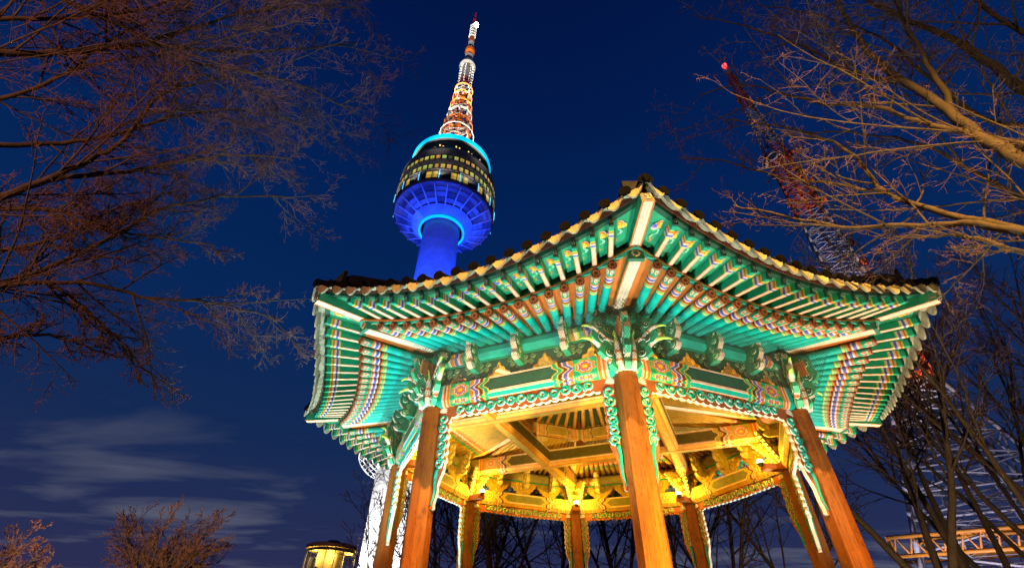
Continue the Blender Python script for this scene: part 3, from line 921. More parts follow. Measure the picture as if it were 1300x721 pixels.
pod = mb.build('pod', M['concrete'], tow); rear = MB()
def front(a): return math.cos(a - (-1.287)) > -.12
rg = random.Random(3)
def pane(r, z0, z1, a0, a1, col, lift=.05):
    sh = [rg.choice((1, .85, .6, .95)) for _ in range(4)]
    p = MB(); p.loft([[Vector(((r + lift) * math.cos(a0 + (a1 - a0) * q / 3), (r + lift) * math.sin(a0 + (a1 - a0) * q / 3), z)) for q in range(4)] for z in (z0, z0 * .45 + z1 * .55, z1)], lambda i, j: tuple(x * sh[j] * (.72 if i == 0 else 1.1) for x in col), closed=False)
    return p
NW = 54
for z0, z1 in ((95.65, 97.2), (99.55, 100.9)):
    for q in range(NW):
        a = 2 * PI * (q + .17) / NW; b = 2 * PI * (q + .83) / NW
        c = mixc((.66, .60, .16), (.72, .50, .06), rg.random()); c = tuple(x * rg.choice((1, .9, .8, .62)) for x in c)
        if -math.pi < a and rg.random() < .08: c = (.05, .06, .04)
        if q > 44 * .93: pass
        p_ = pane(13.25, z0, z1, a, b, c, .03)
        if front((a + b) / 2): p_.build('window', M['pane'], pod)
        else: rear.add(p_.v, p_.f, p_.c)
# lowest glazed band: some lit bays and pale blue light tubes
for q in range(NW):
    am = 2 * PI * (q + .5) / NW
    if rg.random() < .30:
        pane(13.25, 91.9, 94.2, am - .05, am + .05, mixc((.55, .42, .06), (.7, .38, .02), rg.random()), .03).build('window', M['pane'], pod)
for q in range(16):
    a = 2 * PI * q / 16 + .08; c = Vector((math.cos(a), math.sin(a), 0)) * 13.42
    t = MB(); t.tube([c + UP * 91.6, c + UP * 94.6], .10, 6, WHT); t.build('light_tube', M['paleblue'], pod)
rear.build('window', M['pane'], pod, 'stuff')
t = MB()
for q in range(60):
    a = 2 * PI * q / 60 + rg.uniform(-.03, .03)
    if rg.random() < .6: t.cbox(Vector((math.cos(a), math.sin(a), 0)) * 10.75 + UP * rg.uniform(108.0, 109.2), (.3, .3, .3), (1.0, .55, .12))
t.build('bar_lights', glow_paint_mat('bar_light', 2.0), tow)
def torus(r, z, h, rr, n=NA):
    m = MB(); m.loft([circ(r - rr, z), circ(r - rr, z + h), circ(r + rr, z + h), circ(r + rr, z), circ(r - rr, z)], WHT); return m
torus(11.45, 111.7, 1.5, .14).build('cyan_ring', M['cyan'], tow)
torus(5.75, 86.0, .75, .12).build('cyan_ring', M['cyan'], tow)
# antenna
AO, AW = (.75, .17, .015), (.78, .76, .70)
def truss(mb, hwf, z0, z1, nb, rl, rb, colf, n=4, ph=PI / 4):
    lv = [z0 + (z1 - z0) * i / nb for i in range(nb + 1)]
    P = lambda z, q: Vector((hwf(z) * 1.414 * math.cos(ph + 2 * PI * q / n), hwf(z) * 1.414 * math.sin(ph + 2 * PI * q / n), z))
    for a, b in zip(lv[:-1], lv[1:]):
        c = colf((a + b) / 2)
        for q in range(n):
            mb.tube([P(a, q), P(b, q)], rl, 5, c)
            mb.tube([P(a, q), P(b, q + 1)], rb, 4, c); mb.tube([P(a, q + 1), P(b, q)], rb, 4, c)
            mb.tube([P(b, q), P(b, q + 1)], rb, 4, c)
ant = MB()
truss(ant, lambda z: 4.6 + (1.9 - 4.6) * (z - 113) / 47, 113, 160, 12, .20, .10, lambda z: AO if 128 < z < 138 or 145 < z < 152 else AW)
ant.loft([circ(.9, 113, 12), circ(.8, 160, 12)], AO)
for i in range(46):
    z = rg.uniform(128, 152); a = rg.uniform(0, 2 * PI); r0 = 1.5; r1 = rg.uniform(3.4, 6.0) * (1 - (z - 128) / 60)
    d = Vector((math.cos(a), math.sin(a), 0)); p = d * r1 + UP * z
    ant.tube([d * r0 + UP * z, p], .13, 4, rg.choice((AO, AW, AO)))
    ant.tube([p - UP * 1.1, p + UP * 1.1], .16, 4, rg.choice((AW, AO)))
for z, r, c in ((129.5, 5.6, AW), (135, 4.9, AO), (141, 4.2, AW), (147, 3.8, AO), (153, 3.4, AO), (158, 3.3, AO)):
    ant.loft([circ(r, z, 20), circ(r, z + .2, 20), circ(r - .3, z + .2, 20), circ(r - .3, z, 20), circ(r, z, 20)], c)
ant.build('antenna_lattice', M['steel'], tow)
ant = MB()
ant.loft([circ(1.9, 158, 16), circ(1.9, 166, 16)], (.16, .02, .02)); ant.loft([circ(1.9, 166, 16), circ(1.9, 176, 16)], (.26, .24, .25))
for q in range(8):
    a = q * PI / 4; d = Vector((math.cos(a), math.sin(a), 0))
    for z in range(158, 177, 2):
        ant.tube([d * 1.8 + UP * z, d * 2.7 + UP * z], .10, 4, AW); ant.tube([d * 2.7 + UP * (z - .8), d * 2.7 + UP * (z + .8)], .12, 4, (.5, .5, .5) if z > 164 else (.35, .1, .08))
ant.loft([circ(2.9, 174, 20), circ(3.1, 176, 20), circ(2.6, 178.5, 20), circ(1.0, 179.5, 20)], AW)
ant.loft([circ(1.0, 179, 12), circ(1.0, 186, 12)], AO); ant.loft([circ(1.0, 186, 12), circ(1.9, 188, 12), circ(2.0, 190, 12), circ(1.2, 192, 12)], AO)
ant.loft([circ(.9, 181, 12), circ(1.6, 182, 12), circ(1.6, 185, 12), circ(.9, 186, 12)], AW)
ant.loft([circ(1.2, 192, 12), circ(1.25, 197, 12)], AW); ant.loft([circ(1.3, 197, 12), circ(1.3, 200.5, 12)], AO)
ant.loft([circ(1.05, 200.5, 12), circ(1.0, 213, 12)], AW)
for z in (202, 204.5, 207, 209.5, 212): ant.loft([circ(1.45, z, 12), circ(1.45, z + .5, 12), circ(.9, z + .5, 12)], AW)
ant.loft([circ(.85, 213, 10), circ(.75, 220, 10)], (.75, .05, .03)); ant.loft([circ(.5, 220, 10), circ(.3, 227.5, 10)], (.75, .05, .03))
ant.build('antenna_mast', M['steel'], tow)
mb = MB(); mb.tube([Vector((1.2, -.6, 212)), Vector((1.2, -.6, 213.6))], .85, 8, WHT); mb.build('beacon', M['white_lamp'], tow)
# wire dish on the shaft, facing out
mb = MB(); dc_ = Vector((-3.7, -3.9, 26.6)); dn = Vector((-.30, -.50, -.80)).normalized(); du = dn.orthogonal().normalized(); dw = dn.cross(du)
for r in (1.0, 1.8, 2.6, 3.3):
    mb.tube([dc_ + (du * math.cos(a) + dw * math.sin(a)) * r + dn * r * r * .06 for a in [2 * PI * i / 24 for i in range(25)]], .06, 4, (.8, .8, .78), False)
for q in range(9):
    h = -3.1 + 6.2 * q / 8; l = math.sqrt(max(0.1, 3.3 ** 2 - h * h))
    for u1, u2 in ((du, dw), (dw, du)):
        mb.tube([dc_ + u1 * h + u2 * (l * f) + dn * (h * h + l * l * f * f) * .06 for f in (-1, -.5, 0, .5, 1)], .04, 4, (.8, .8, .78), False)
mb.tube([dc_, Vector((-3.5, -2.4, 25.5))], .2, 5, (.6, .6, .6))
mb.build('wire_dish', M['steel'], tow)
# the tower's own floodlights: blue under the pod, white at the foot, white on the antenna; plus added fills for pod bands and upper antenna
for q in range(8):
    a = 2 * PI * q / 8 + .3; d = Vector((math.cos(a), math.sin(a), 0))
    spot('tower_blue_light', TB + d * 6.4 + UP * 82.5, TB + d * 10.6 + UP * 90, 2700, (.012, .05, 1.0), 120, .6, .3)
    spot('shaft_blue_light', TB + d * 16 + UP * 60, TB + UP * 79, 17000, (.008, .05, 1.0), 70, .8, .3)
for q in (-2.3, -1.4, -.5):
    d = Vector((math.cos(q), math.sin(q), 0))
    spot('foot_floodlight', TB + d * 14 + UP * 1, TB + UP * 14, 85000, (1, .98, .95), 80, .9, .4)
for q in range(12):
    a = 2 * PI * q / 12 + .1; d = Vector((math.cos(a), math.sin(a), 0))
    spot('pod_fill', TB + d * 14.6 + UP * 92.5, TB + d * 13.2 + UP * 100, 900, (1, .9, .8), 140, .6, .1)  # added ring of spots that brightens the pod bands
for q in range(4):
    a = q * PI / 2 + .9; d = Vector((math.cos(a), math.sin(a), 0))
    spot('antenna_floodlight', TB + d * 10.0 + UP * 114.2, TB + UP * 150, 22000, (1, .88, .7), 60, .8, .3)
    spot('mast_top_floodlight', TB + d * 6.5 + UP * 134, TB + UP * 205, 110000, (1, .9, .75), 24, .8, .3)

for q in (-2.5, -1.6, -.7):
    d = Vector((math.cos(q), math.sin(q), 0))
    spot('antenna_fill', TB + d * 45 + UP * 3, TB + UP * 200, 1500000, (1, .93, .85), 11, .6, .4)  # added far spots that brighten the shadowed upper antenna

# ================================================================== LATTICE MAST
MBASE = Vector((50.85, 50.66, 0))
mast = empty('transmission_mast', MBASE, 'red and white steel lattice transmission mast with a red lamp on its tip', 'mast', rz=-.60)
def hw(z):
    T = [(0, 10.5), (14, 7.2), (31, 2.7), (37, 2.4), (56, 2.2), (86, 1.75), (104, 1.05), (125, .45)]
    for (a, x), (b, y) in zip(T[:-1], T[1:]):
        if z <= b: return x + (y - x) * (z - a) / (b - a)
    return .4
MR, MW, MO = (.60, .085, .02), (.38, .38, .43), (.55, .22, .03)
for z0, z1, nb, c, rl, rb in ((0, 14, 4, MW, .28, .13), (14, 31, 6, MW, .26, .11), (31, 38, 3, MR, .2, .1), (38, 66, 12, MW, .17, .08), (66, 87, 11, MR, .17, .09), (87, 103, 10, MW, .14, .07), (103, 121, 13, MR, .12, .065), (121, 124.5, 3, MW, .1, .05)):
    mb = MB(); truss(mb, hw, z0, z1, nb, rl, rb, lambda z: c)
    if z0 < 31:
        truss(mb, lambda z: hw(z) * .45, z0, z1, nb, .10, .05, lambda z: c)
        for sx in (-1, 1):
            for sy in (-1, 1): truss_leg = [Vector((sx * hw(z) * .8, sy * hw(z) * .8, z)) for z in (z0, (z0 + z1) / 2, z1)]; mb.tube(truss_leg, .12, 4, c)
    else:
        mb.tube([Vector((.2, 0, z0)), Vector((.2, 0, z1))], .32 if z1 < 100 else .15, 6, c)
        for i in range(int((z1 - z0) * .8)):
            z = rg.uniform(z0, z1); a = rg.uniform(0, 2 * PI); d = Vector((math.cos(a), math.sin(a), 0))
            mb.box(d * (hw(z) * 1.15 + .2) + UP * z, Vector((-d.y, d.x, 0)) * .22, d * .10, UP * .6, c)
    mb.build('lattice_section', M['steel'], mast)
mb = MB()
for z, r in ((31.6, 4.0), (35.2, 3.8)):
    mb.loft([circ(r, z, 8), circ(r, z + .35, 8), circ(.5, z + .35, 8), circ(.5, z, 8), circ(r, z, 8)], MR)
for q in range(16):
    a = 2 * PI * q / 16; d = Vector((math.cos(a), math.sin(a), 0)); mb.tube([d * 3.9 + UP * 31.8, d * 3.75 + UP * 36.5], .07, 4, MR)
mb.loft([circ(3.75, 36.4, 8), circ(3.85, 36.6, 8)], MR)
mb.build('platform', M['steel'], mast)
mb = MB(); HD = 10.0
for s0, s1 in (((-1, -1), (1, -1)), ((1, -1), (1, 1)), ((1, 1), (-1, 1)), ((-1, 1), (-1, -1))):
    A, B = Vector((s0[0] * HD, s0[1] * HD, 0)), Vector((s1[0] * HD, s1[1] * HD, 0))
    for z in (10.2, 12.0): mb.tube([A + UP * z, B + UP * z], .22, 5, MO)
    for q in range(14):
        P, Q = A.lerp(B, q / 14), A.lerp(B, (q + 1) / 14)
        mb.tube([P + UP * 10.2, P.lerp(Q, .5) + UP * 12.0, Q + UP * 10.2], .12, 4, MO)
    inn = .68
    mb.tube([A * inn + UP * 12, B * inn + UP * 12], .2, 5, MO); mb.tube([A + UP * 12, B * inn + UP * 12], .12, 4, MO)
mb.build('truss_deck', M['steel'], mast)
for i, (z, a) in enumerate(((83, 3.6), (82.5, 4.4), (85, .3), (80, .5), (74, -.2), (73, .4), (69, 0), (58, .2), (54, .5), (50, 3.9), (52, -.6))):
    mb = MB(); d = Vector((math.cos(a), math.sin(a), 0)); w = Vector((-d.y, d.x, 0)); c = d * (hw(z) + .6) + UP * z
    rr = 1.0 if i < 2 else .65
    mb.loft([[c + d * x + (w * math.cos(b) + UP * math.sin(b)) * r for b in [2 * PI * q / 14 for q in range(14)]] for x, r in ((-.1, rr * .2), (0, rr * .6), (.3, rr), (.75, rr), (.7, rr * .92))], MW if i < 2 else MR, MW, None)
    mb.tube([Vector((0, 0, z)), c], .08, 4, MW); mb.build('dish', M['steel'], mast)
mb = MB(); mb.tube([Vector((0, 0, 124.5)), Vector((0, 0, 125.6))], .55, 8, WHT); mb.build('beacon', M['red_lamp'], mast)
spot('mast_fill', MBASE + Vector((-16, -13, 1)), MBASE + UP * 18, 17000, (.86, .78, 1.0), 75, .6, .3)  # added lights for the mast and its deck, no fixtures known
spot('mast_fill', MBASE + Vector((-12, -14, 2)), MBASE + UP * 82, 150000, (1.0, .80, .75), 40, .6, .3)
spot('deck_fill', MBASE + Vector((-11, -12, 6)), MBASE + Vector((0, 0, 11)), 800, SOD, 120, .5, .3)

# ================================================================== LIT DRUM BUILDING
DB = Vector((-18.35, 31.75, 0))
dr = empty('glass_rotunda', DB, 'round glass pavilion with a dark flat roof and warm yellow lit panes', 'building')
mb = MB(); RD = 1.95
mb.loft([circ(RD + .12, 7.75, 36), circ(RD + .14, 8.0, 36), circ(RD * .9, 8.12, 36), circ(.3, 8.25, 36)], (.06, .03, .03), (.2, .15, .06), (.05, .03, .03))
mb.loft([circ(.5, 8.15, 10), circ(.5, 8.42, 10), circ(.45, 8.45, 10)], (.03, .04, .05), None, (.03, .04, .05))
mb.build('roof', M['concrete'], dr)
mb = MB()
for q in range(18):
    a = 2 * PI * q / 18; c = Vector((math.cos(a), math.sin(a), 0)) * RD
    mb.tube([c, c + UP * 7.76], .035, 4, (.05, .05, .05))
for z in (2.2, 5.2, 7.5): mb.loft([circ(RD + .03, z, 36), circ(RD + .03, z + .07, 36), circ(RD - .03, z + .07, 36), circ(RD - .03, z, 36), circ(RD + .03, z, 36)], (.05, .05, .05))
mb.build('mullions', M['steel'], dr)
mb = MB(); rg2 = random.Random(9)
mb.loft([circ(RD * .55, 0, 18), circ(RD * .55, 7.7, 18)], (.30, .24, .12)); 
for q in range(9):
    a = rg2.uniform(0, 2 * PI); c = Vector((math.cos(a), math.sin(a), 0)) * RD * .8
    mb.box(c + UP * rg2.uniform(4.6, 6.5), (.18, 0, 0), (0, .18, 0), (0, 0, rg2.uniform(.5, 1.1)), (.05, .05, .07))
mb.loft([circ(RD * .9, 7.6, 18), circ(.1, 7.6, 18)], (.6, .5, .3)); mb.build('interior_core', M['concrete'], dr)
gm = bpy.data.materials.new('clear_glass'); gm.use_nodes = True
_N, _L = gm.node_tree.nodes, gm.node_tree.links
_t = _N.new('ShaderNodeBsdfTransparent'); _g = _N.new('ShaderNodeBsdfGlossy'); _g.inputs['Roughness'].default_value = .05; _m = _N.new('ShaderNodeMixShader'); _m.inputs[0].default_value = .08
_L.new(_t.outputs[0], _m.inputs[1]); _L.new(_g.outputs[0], _m.inputs[2]); _L.new(_m.outputs[0], _N['Material Output'].inputs[0])
mb = MB(); mb.loft([circ(RD - .02, 0, 36), circ(RD - .02, 7.7, 36)], WHT, smooth=True); mb.build('glass_wall', gm, dr)
for a in (-2.2, -1.2, .6): point('rotunda_lamp', DB + Vector((math.cos(a) * 1.55, math.sin(a) * 1.55, 7.2)), 200, (1, .66, .16), .15)
mb = MB(); mb.tube([Vector((2.25, -.4, 0)), Vector((2.25, -.4, 8.5))], .04, 5, (.7, .7, .7)); mb.tube([Vector((2.25, -.4, 8.5)), Vector((2.25, -.4, 8.66))], .09, 8, (.6, .6, .4)); mb.build('roof_pole', M['steel'], dr)

# ================================================================== BARE TREES
class Sticks:
    """tubes gathered in numpy-friendly lists"""
    def __init__(s): s.v = []; s.f = []; s.c = []
    def tube(s, P, R, n, col):
        base = len(s.v)
        for i, p in enumerate(P):
            a = P[i - 1] if i else p; b = P[i + 1] if i + 1 < len(P) else p
            t = (b - a).normalized() if (b - a).length > 1e-7 else UP
            u = t.cross(UP) if abs(t.z) < .95 else t.cross(Vector((1, 0, 0)))
            u.normalize(); w = t.cross(u); r = R[i]
            for k in range(n):
                an = 2 * PI * k / n
                s.v.append(p + u * (r * math.cos(an)) + w * (r * math.sin(an)))
        for i in range(len(P) - 1):
            for k in range(n):
                k2 = (k + 1) % n
                s.f.append((base + i * n + k, base + i * n + k2, base + (i + 1) * n + k2, base + (i + 1) * n + k)); s.c.append(col)
    def build(s, name, mat, parent):
        me = bpy.data.meshes.new(name)
        V = np.array([tuple(p) for p in s.v], dtype=np.float32); F = np.array(s.f, dtype=np.int32)
        me.vertices.add(len(V)); me.vertices.foreach_set('co', V.ravel())
        me.loops.add(F.size); me.loops.foreach_set('vertex_index', F.ravel())
        me.polygons.add(len(F)); me.polygons.foreach_set('loop_start', np.arange(0, F.size, 4, dtype=np.int32))
        me.polygons.foreach_set('use_smooth', np.ones(len(F), dtype=bool))
        me.update(calc_edges=True)
        C = np.ones((len(F), 4), dtype=np.float32); C[:, :3] = np.array(s.c, dtype=np.float32)
        at = me.color_attributes.new('paint', 'FLOAT_COLOR', 'CORNER'); at.data.foreach_set('color', np.repeat(C, 4, axis=0).ravel())
        me.materials.append(mat)
        o = bpy.data.objects.new(name, me); COL.objects.link(o); o.parent = parent
        return o
def rvec(rng): 
    z = rng.uniform(-1, 1); a = rng.uniform(0, 2 * PI); q = math.sqrt(1 - z * z)
    return Vector((q * math.cos(a), q * math.sin(a), z))
BK, TW = (.070, .055, .042), (.165, .095, .078)
def stick_path(rng, p, d, L, nseg, wob, upb):
    P = [p.copy()]; q = p.copy(); d = d.normalized()
    for i in range(nseg):
        d = (d + rvec(rng) * wob + UP * upb).normalized(); q = q + d * (L / nseg); P.append(q.copy())
    return P
def sprout(S, rng, P, R, L, lvl, par):
    """children along the path P"""
    if lvl >= len(par): return
    pr = par[lvl]; n = pr['n']; m = len(P) - 1
    n = max(1, int(n * rng.uniform(.75, 1.25)))
    for i in range(n):
        f = pr['lo'] + (1 - pr['lo']) * (i + rng.random()) / n
        x = min(f * m, m - 1e-4); j = int(x); a = P[j].lerp(P[j + 1], x - j)
        t = (P[j + 1] - P[j]).normalized(); r = R[j] + (R[j + 1] - R[j]) * (x - j)
        side = t.cross(rvec(rng)).normalized(); ang = R_(rng.uniform(*pr['ang']))
        d = t * math.cos(ang) + side * math.sin(ang)
        l = L * pr['len'] * rng.uniform(.55, 1.15) * (1 - .45 * f)
        r0 = min(r * .7, pr['r']); r1 = max(r0 * .4, pr['rmin'])
        Q = stick_path(rng, a, d, l, pr['seg'], pr['wob'], pr['up'])
        RR = [r0 + (r1 - r0) * q / pr['seg'] for q in range(pr['seg'] + 1)]
        S.tube(Q, RR, pr['sides'], BK if lvl < 2 else TW)
        sprout(S, rng, Q, RR, l, lvl + 1, par)
def catmull(pts, k=4):
    P = [Vector(p) for p in pts]; Q = []
    for i in range(len(P) - 1):
        p0, p1, p2, p3 = P[max(i - 1, 0)], P[i], P[i + 1], P[min(i + 2, len(P) - 1)]
        for q in range(k):
            f = q / k
            Q.append(.5 * ((2 * p1) + (p2 - p0) * f + (2 * p0 - 5 * p1 + 4 * p2 - p3) * f * f + (3 * p1 - p0 - 3 * p2 + p3) * f ** 3))
    return Q + [P[-1]]
def jitter(rng, P, a): return [p + rvec(rng) * a for p in P]
def limb_tree(root, base, fork, limbs, seed, par, tr):
    rng = random.Random(seed); off = Vector(base)
    T = Sticks(); tp = catmull([base, Vector(base).lerp(Vector(fork), .5) + Vector((.15, .1, 0)), fork], 5)
    T.tube([p - off for p in tp], [tr * (1.25 - .45 * i / len(tp)) for i in range(len(tp))], 12, BK)
    T.build('trunk', M['bark'], root)
    S = Sticks()
    for pts, r0, r1 in limbs:
        P = catmull(pts, 4)
        first = (Vector(pts[0]) - Vector(fork)).length > .4
        P = [p - off for p in jitter(rng, P, .018)]
        if first and r0 >= .05:
            a = Vector(fork) - off; lead = catmull([a - UP * .6, a.lerp(P[0], .45) + Vector((-.45, -.4, .1)) * (1 if off.x < 0 else -.3), P[0]], 4)[:-1]
            P = lead + P
        n = len(P); RR = [r0 + (r1 - r0) * (i / (n - 1)) ** .8 for i in range(n)]
        S.tube(P, RR, 8, BK)
        L = sum((P[i + 1] - P[i]).length for i in range(n - 1))
        sprout(S, rng, P, RR, L, 0, par)
    S.build('crown', M['bark'], root)
NEAR = [dict(n=17, lo=.15, ang=(25, 60), len=.36, r=.014, rmin=.0045, seg=7, wob=.10, up=.02, sides=5),
        dict(n=10, lo=.12, ang=(25, 60), len=.50, r=.0062, rmin=.0032, seg=6, wob=.14, up=.02, sides=4),
        dict(n=8, lo=.1, ang=(30, 70), len=.50, r=.0040, rmin=.0025, seg=5, wob=.18, up=.01, sides=3),
        dict(n=3, lo=.2, ang=(35, 75), len=.50, r=.0032, rmin=.0022, seg=3, wob=.2, up=0, sides=3)]
LEFT_LIMBS = [
([(-8.8, -7.79, 7.47), (-8.46, -7.67, 7.74), (-8.04, -7.36, 8.49), (-7.6, -7.06, 9.39), (-7.16, -6.84, 9.64), (-6.66, -6.55, 10.15), (-5.97, -6.1, 11.23), (-5.19, -5.7, 12.36)], 0.075, 0.016),
([(-7.66, -7.05, 9.48), (-7.25, -6.91, 10.5), (-6.79, -6.7, 11.63), (-6.11, -6.26, 13.09), (-5.22, -5.72, 14.26)], 0.035, 0.012),
([(-7.93, -8.4, 8.61), (-7.67, -8.05, 8.47), (-7.26, -7.44, 8.82), (-6.81, -6.9, 9.02), (-5.93, -5.94, 10.18), (-5.0, -5.28, 10.25)], 0.050, 0.013),
([(-7.92, -6.9, 5.26), (-7.73, -6.83, 5.69), (-7.51, -6.73, 6.15), (-7.31, -6.67, 6.62), (-7.13, -6.63, 7.24), (-7.04, -6.76, 8.05), (-6.82, -6.67, 8.69), (-6.47, -6.4, 9.47)], 0.070, 0.014),
([(-7.59, -6.69, 6.21), (-7.14, -6.32, 6.85), (-6.72, -6.07, 7.42), (-6.22, -5.76, 8.0), (-5.55, -5.35, 8.4)], 0.040, 0.012),
([(-8.54, -7.06, 6.47), (-8.04, -6.65, 7.15), (-7.64, -6.5, 7.54), (-7.19, -6.29, 8.39), (-6.6, -5.93, 9.17), (-5.64, -5.3, 9.6)], 0.040, 0.012),
([(-7.9, -6.23, 4.61), (-7.72, -6.18, 4.83), (-7.48, -6.05, 5.21), (-7.17, -5.84, 5.99), (-6.94, -5.74, 6.63), (-6.46, -5.37, 7.38), (-5.77, -4.87, 7.94)], 0.060, 0.012),
([(-7.75, -6.37, 4.61), (-7.6, -6.23, 4.75), (-7.4, -6.01, 5.01), (-7.04, -5.61, 5.23), (-6.66, -5.24, 5.29), (-6.27, -4.91, 5.5), (-5.83, -4.59, 5.58), (-5.27, -4.23, 5.57)], 0.050, 0.012),
([(-7.48, -5.93, 5.04), (-7.36, -5.69, 5.02), (-7.12, -5.3, 4.83), (-6.9, -4.99, 4.65), (-6.71, -4.72, 4.44), (-6.5, -4.46, 4.34)], 0.030, 0.009),
([(-8.72, -6.49, 5.95), (-8.44, -6.37, 6.03), (-8.03, -6.05, 6.32), (-7.66, -5.84, 6.2), (-7.13, -5.45, 6.38), (-6.48, -5.0, 6.62)], 0.040, 0.012),
([(-8.79, -5.37, 4.45), (-8.65, -5.15, 4.71), (-8.42, -4.83, 4.98), (-8.13, -4.45, 5.0), (-7.85, -4.13, 4.98)], 0.035, 0.012),
([(-8.92, -6.01, 5.43), (-8.53, -5.91, 5.69), (-8.09, -5.77, 6.09), (-7.69, -5.7, 6.77), (-7.15, -5.47, 7.5)], 0.040, 0.012),
([(-9.08, -7.37, 7.27), (-8.64, -7.22, 7.4), (-8.24, -7.19, 7.99), (-7.9, -7.29, 8.77), (-7.52, -7.33, 9.85), (-7.16, -7.4, 11.03)], 0.040, 0.012),
([(-8.69, -8.14, 7.8), (-8.27, -7.94, 8.16), (-7.83, -7.72, 8.82), (-7.35, -7.46, 9.97), (-6.89, -7.3, 11.73)], 0.040, 0.014),
]
RIGHT_LIMBS = [
([(4.01, -7.08, 4.93), (4.0, -6.96, 5.53), (4.0, -6.85, 6.2), (4.03, -6.79, 6.98), (4.04, -6.7, 7.68), (4.06, -6.63, 8.54), (4.15, -6.66, 9.58), (4.29, -6.76, 10.64)], 0.100, 0.030),
([(3.99, -6.85, 6.17), (3.88, -6.61, 6.86), (3.78, -6.39, 7.65), (3.57, -6.04, 8.33), (3.38, -5.76, 9.19), (3.03, -5.36, 10.33), (2.52, -4.89, 10.88)], 0.050, 0.012),
([(4.9, -7.03, 6.24), (4.83, -6.99, 6.85), (4.8, -7.02, 7.6), (4.75, -7.0, 8.37), (4.65, -6.92, 9.16), (4.56, -6.83, 10.41)], 0.085, 0.030),
([(3.87, -6.86, 4.47), (3.78, -6.64, 4.81), (3.64, -6.37, 5.22), (3.41, -6.01, 5.58), (3.06, -5.59, 6.02), (2.7, -5.22, 6.65), (2.22, -4.82, 7.37)], 0.075, 0.014),
([(3.83, -6.62, 4.86), (3.65, -6.27, 5.49), (3.5, -5.99, 6.23), (3.53, -5.93, 6.9), (3.51, -5.81, 7.63), (3.22, -5.42, 8.75), (2.72, -4.92, 9.83)], 0.045, 0.012),
([(4.05, -6.77, 6.58), (4.09, -6.92, 7.16), (4.1, -7.03, 7.77), (4.16, -7.24, 8.77), (4.22, -7.47, 9.64)], 0.045, 0.015),
([(4.97, -6.34, 5.38), (4.85, -6.16, 5.87), (4.76, -6.03, 6.51), (4.64, -5.86, 7.41), (4.39, -5.54, 8.23), (3.93, -5.04, 9.11)], 0.050, 0.012),
([(3.8, -6.75, 4.33), (3.7, -6.53, 4.66), (3.6, -6.31, 5.08), (3.52, -6.14, 5.26), (3.32, -5.84, 5.57)], 0.035, 0.010),
([(4.02, -6.72, 7.65), (3.89, -6.45, 8.45), (3.76, -6.19, 10.0), (3.49, -5.8, 11.86), (2.98, -5.25, 14.03)], 0.035, 0.011),
([(5.36, -6.63, 6.29), (5.21, -6.5, 6.85), (5.06, -6.37, 7.26), (4.97, -6.35, 8.41), (4.9, -6.37, 9.76), (4.65, -6.11, 11.49), (4.21, -5.64, 13.49)], 0.045, 0.012),
([(5.28, -7.38, 7.07), (5.23, -7.26, 7.8), (5.23, -7.26, 8.59), (5.27, -7.35, 9.53)], 0.060, 0.020),
([(3.62, -5.88, 6.36), (3.37, -5.54, 6.96), (2.99, -5.13, 7.71), (2.5, -4.7, 8.77), (1.88, -4.27, 9.54)], 0.028, 0.010),
]
NEAR_R = [dict(p, n=q) for p, q in zip(NEAR, (11, 7, 5, 3))]
lt = empty('bare_tree', (-10.6, -8.2, 0), 'leafless tree reaching in from the left with orange lit twigs', 'tree')
limb_tree(lt, (-10.6, -8.2, 0), (-9.6, -7.4, 4.2), LEFT_LIMBS, 5, NEAR, .21)
rt_ = empty('bare_tree', (5.6, -9.0, 0), 'leafless tree with thick yellow lit boughs reaching in over the right side', 'tree')
limb_tree(rt_, (5.6, -9.0, 0), (4.9, -7.9, 3.6), RIGHT_LIMBS, 8, NEAR_R, .24)

def free_tree(root, H, seed, stems, par, tr, lean=.18, first=.18):
    rng = random.Random(seed)
    T = Sticks(); S = Sticks()
    d = (UP + Vector((rng.uniform(-1, 1), rng.uniform(-1, 1), 0)) * lean * .5).normalized()
    P = stick_path(rng, Vector((0, 0, -.1)), d, H * first, 5, .05, 0)
    T.tube(P, [tr * (1.2 - .06 * i) for i in range(len(P))], 9, BK); T.build('trunk', M['bark'], root)
    a0 = rng.uniform(0, 2 * PI)
    for q in range(stems):
        a = a0 + 2 * PI * q / stems + rng.uniform(-.4, .4); k = lean * rng.uniform(.9, 2.6)
        dd = (UP + Vector((math.cos(a), math.sin(a), 0)) * k).normalized()
        L = H * (1 - first) * rng.uniform(.8, 1.05)
        Q = stick_path(rng, P[-1] - UP * .1, dd, L, 14, .07, .02)
        r0 = tr * .8 / math.sqrt(stems) * 1.3; RR = [r0 + (.012 - r0) * (i / 14) ** .85 for i in range(15)]
        S.tube(Q, RR, 7, BK); sprout(S, rng, Q, RR, L, 0, par)
    S.build('crown', M['bark'], root)
FAR = [dict(n=11, lo=.28, ang=(20, 50), len=.42, r=.036, rmin=.010, seg=7, wob=.11, up=.05, sides=5),
       dict(n=9, lo=.2, ang=(22, 55), len=.46, r=.016, rmin=.008, seg=5, wob=.14, up=.03, sides=4),
       dict(n=7, lo=.15, ang=(25, 60), len=.5, r=.008, rmin=.005, seg=4, wob=.16, up=.02, sides=3)]
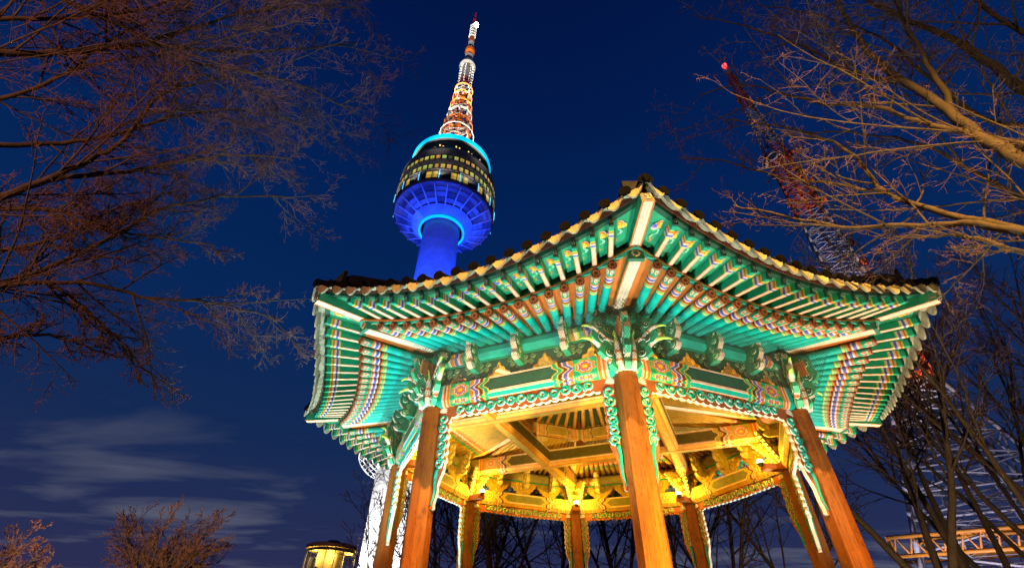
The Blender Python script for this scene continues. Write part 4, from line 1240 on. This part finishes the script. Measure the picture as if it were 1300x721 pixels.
BACK = [  # x, y, height, trunk radius, stems, seed, label
    (9.3, 4.2, 11.5, .20, 3, 11, 'bare tree with a thick pale trunk beside the right eave'),
    (11.4, 6.2, 12.0, .17, 2, 12, 'bare forked tree standing behind the thick trunk beside the right eave'),
    (11.6, 2.6, 11.5, .19, 4, 13, 'dark bare tree spreading in front of the lattice mast'),
    (14.6, 4.0, 13.0, .18, 3, 14, 'bare tree leaning in from the right edge above the mast deck'),
    (-5.6, 12.5, 10.0, .16, 3, 15, 'bare tree between the left front column and the left rear column'),
    (-2.6, 11.0, 10.5, .17, 4, 16, 'bare tree midway between the left and middle rear columns'),
    (-.6, 13.5, 11.0, .17, 3, 17, 'bare tree just left of the middle rear column'),
    (2.2, 11.0, 10.5, .17, 4, 18, 'bare tree between the middle rear column and the central front column'),
    (5.6, 10.2, 11.0, .18, 4, 19, 'bare tree just right of the right rear column'),
    (8.0, 9.6, 11.5, .17, 3, 20, 'bare tree close to the feet of the two columns at the right'),
    (13.2, 7.6, 12.5, .18, 3, 22, 'slender bare tree rising between the right eave and the mast'),
    (14.8, 7.2, 13.0, .19, 4, 24, 'tall bare tree, furthest back of those crossing the mast'),
    (-3.9, 14.5, 11.0, .16, 4, 25, 'bare tree close against the right side of the left rear column'),
    (4.7, 13.6, 11.5, .16, 4, 26, 'bare tree between the central front column and the right rear column'),
    (-7.0, 9.3, 6.2, .07, 4, 27, 'thin bare tree crossing the white lit tower foot'),
]
for x, y, H, tr, st, sdv, lab in BACK:
    r = empty('bare_tree', (x, y, 0), lab, 'tree', 'bare trees behind the pavilion')
    free_tree(r, H * 1.2, sdv, st, FAR if sdv < 15 or 22 <= sdv <= 24 else [dict(FAR[0], n=15, lo=.12)] + FAR[1:], tr, .24)
ROUND = [dict(n=14, lo=.15, ang=(20, 50), len=.46, r=.035, rmin=.012, seg=6, wob=.12, up=.0, sides=5),
         dict(n=9, lo=.2, ang=(20, 48), len=.48, r=.016, rmin=.008, seg=5, wob=.14, up=.0, sides=4),
         dict(n=11, lo=.2, ang=(20, 50), len=.5, r=.009, rmin=.006, seg=4, wob=.14, up=.02, sides=3)]
r = empty('bare_tree', (-21.2, 18.6, 0), 'round crowned small bare tree with orange tips low at the left', 'tree'); free_tree(r, 7.9, 31, 18, ROUND, .17, .50, .44)
r = empty('bare_tree', (-23.0, 10.2, 0), 'sandy coloured bare tree in the bottom left corner', 'tree'); free_tree(r, 5.3, 32, 14, ROUND, .13, .5, .36)
spot('small_tree_fill', (-16.5, 8.5, 2.6), (-21.5, 15.5, 6.0), 8000, (1.0, .5, .2), 110, .5, .1)  # added spot that gives the small trees their orange tips
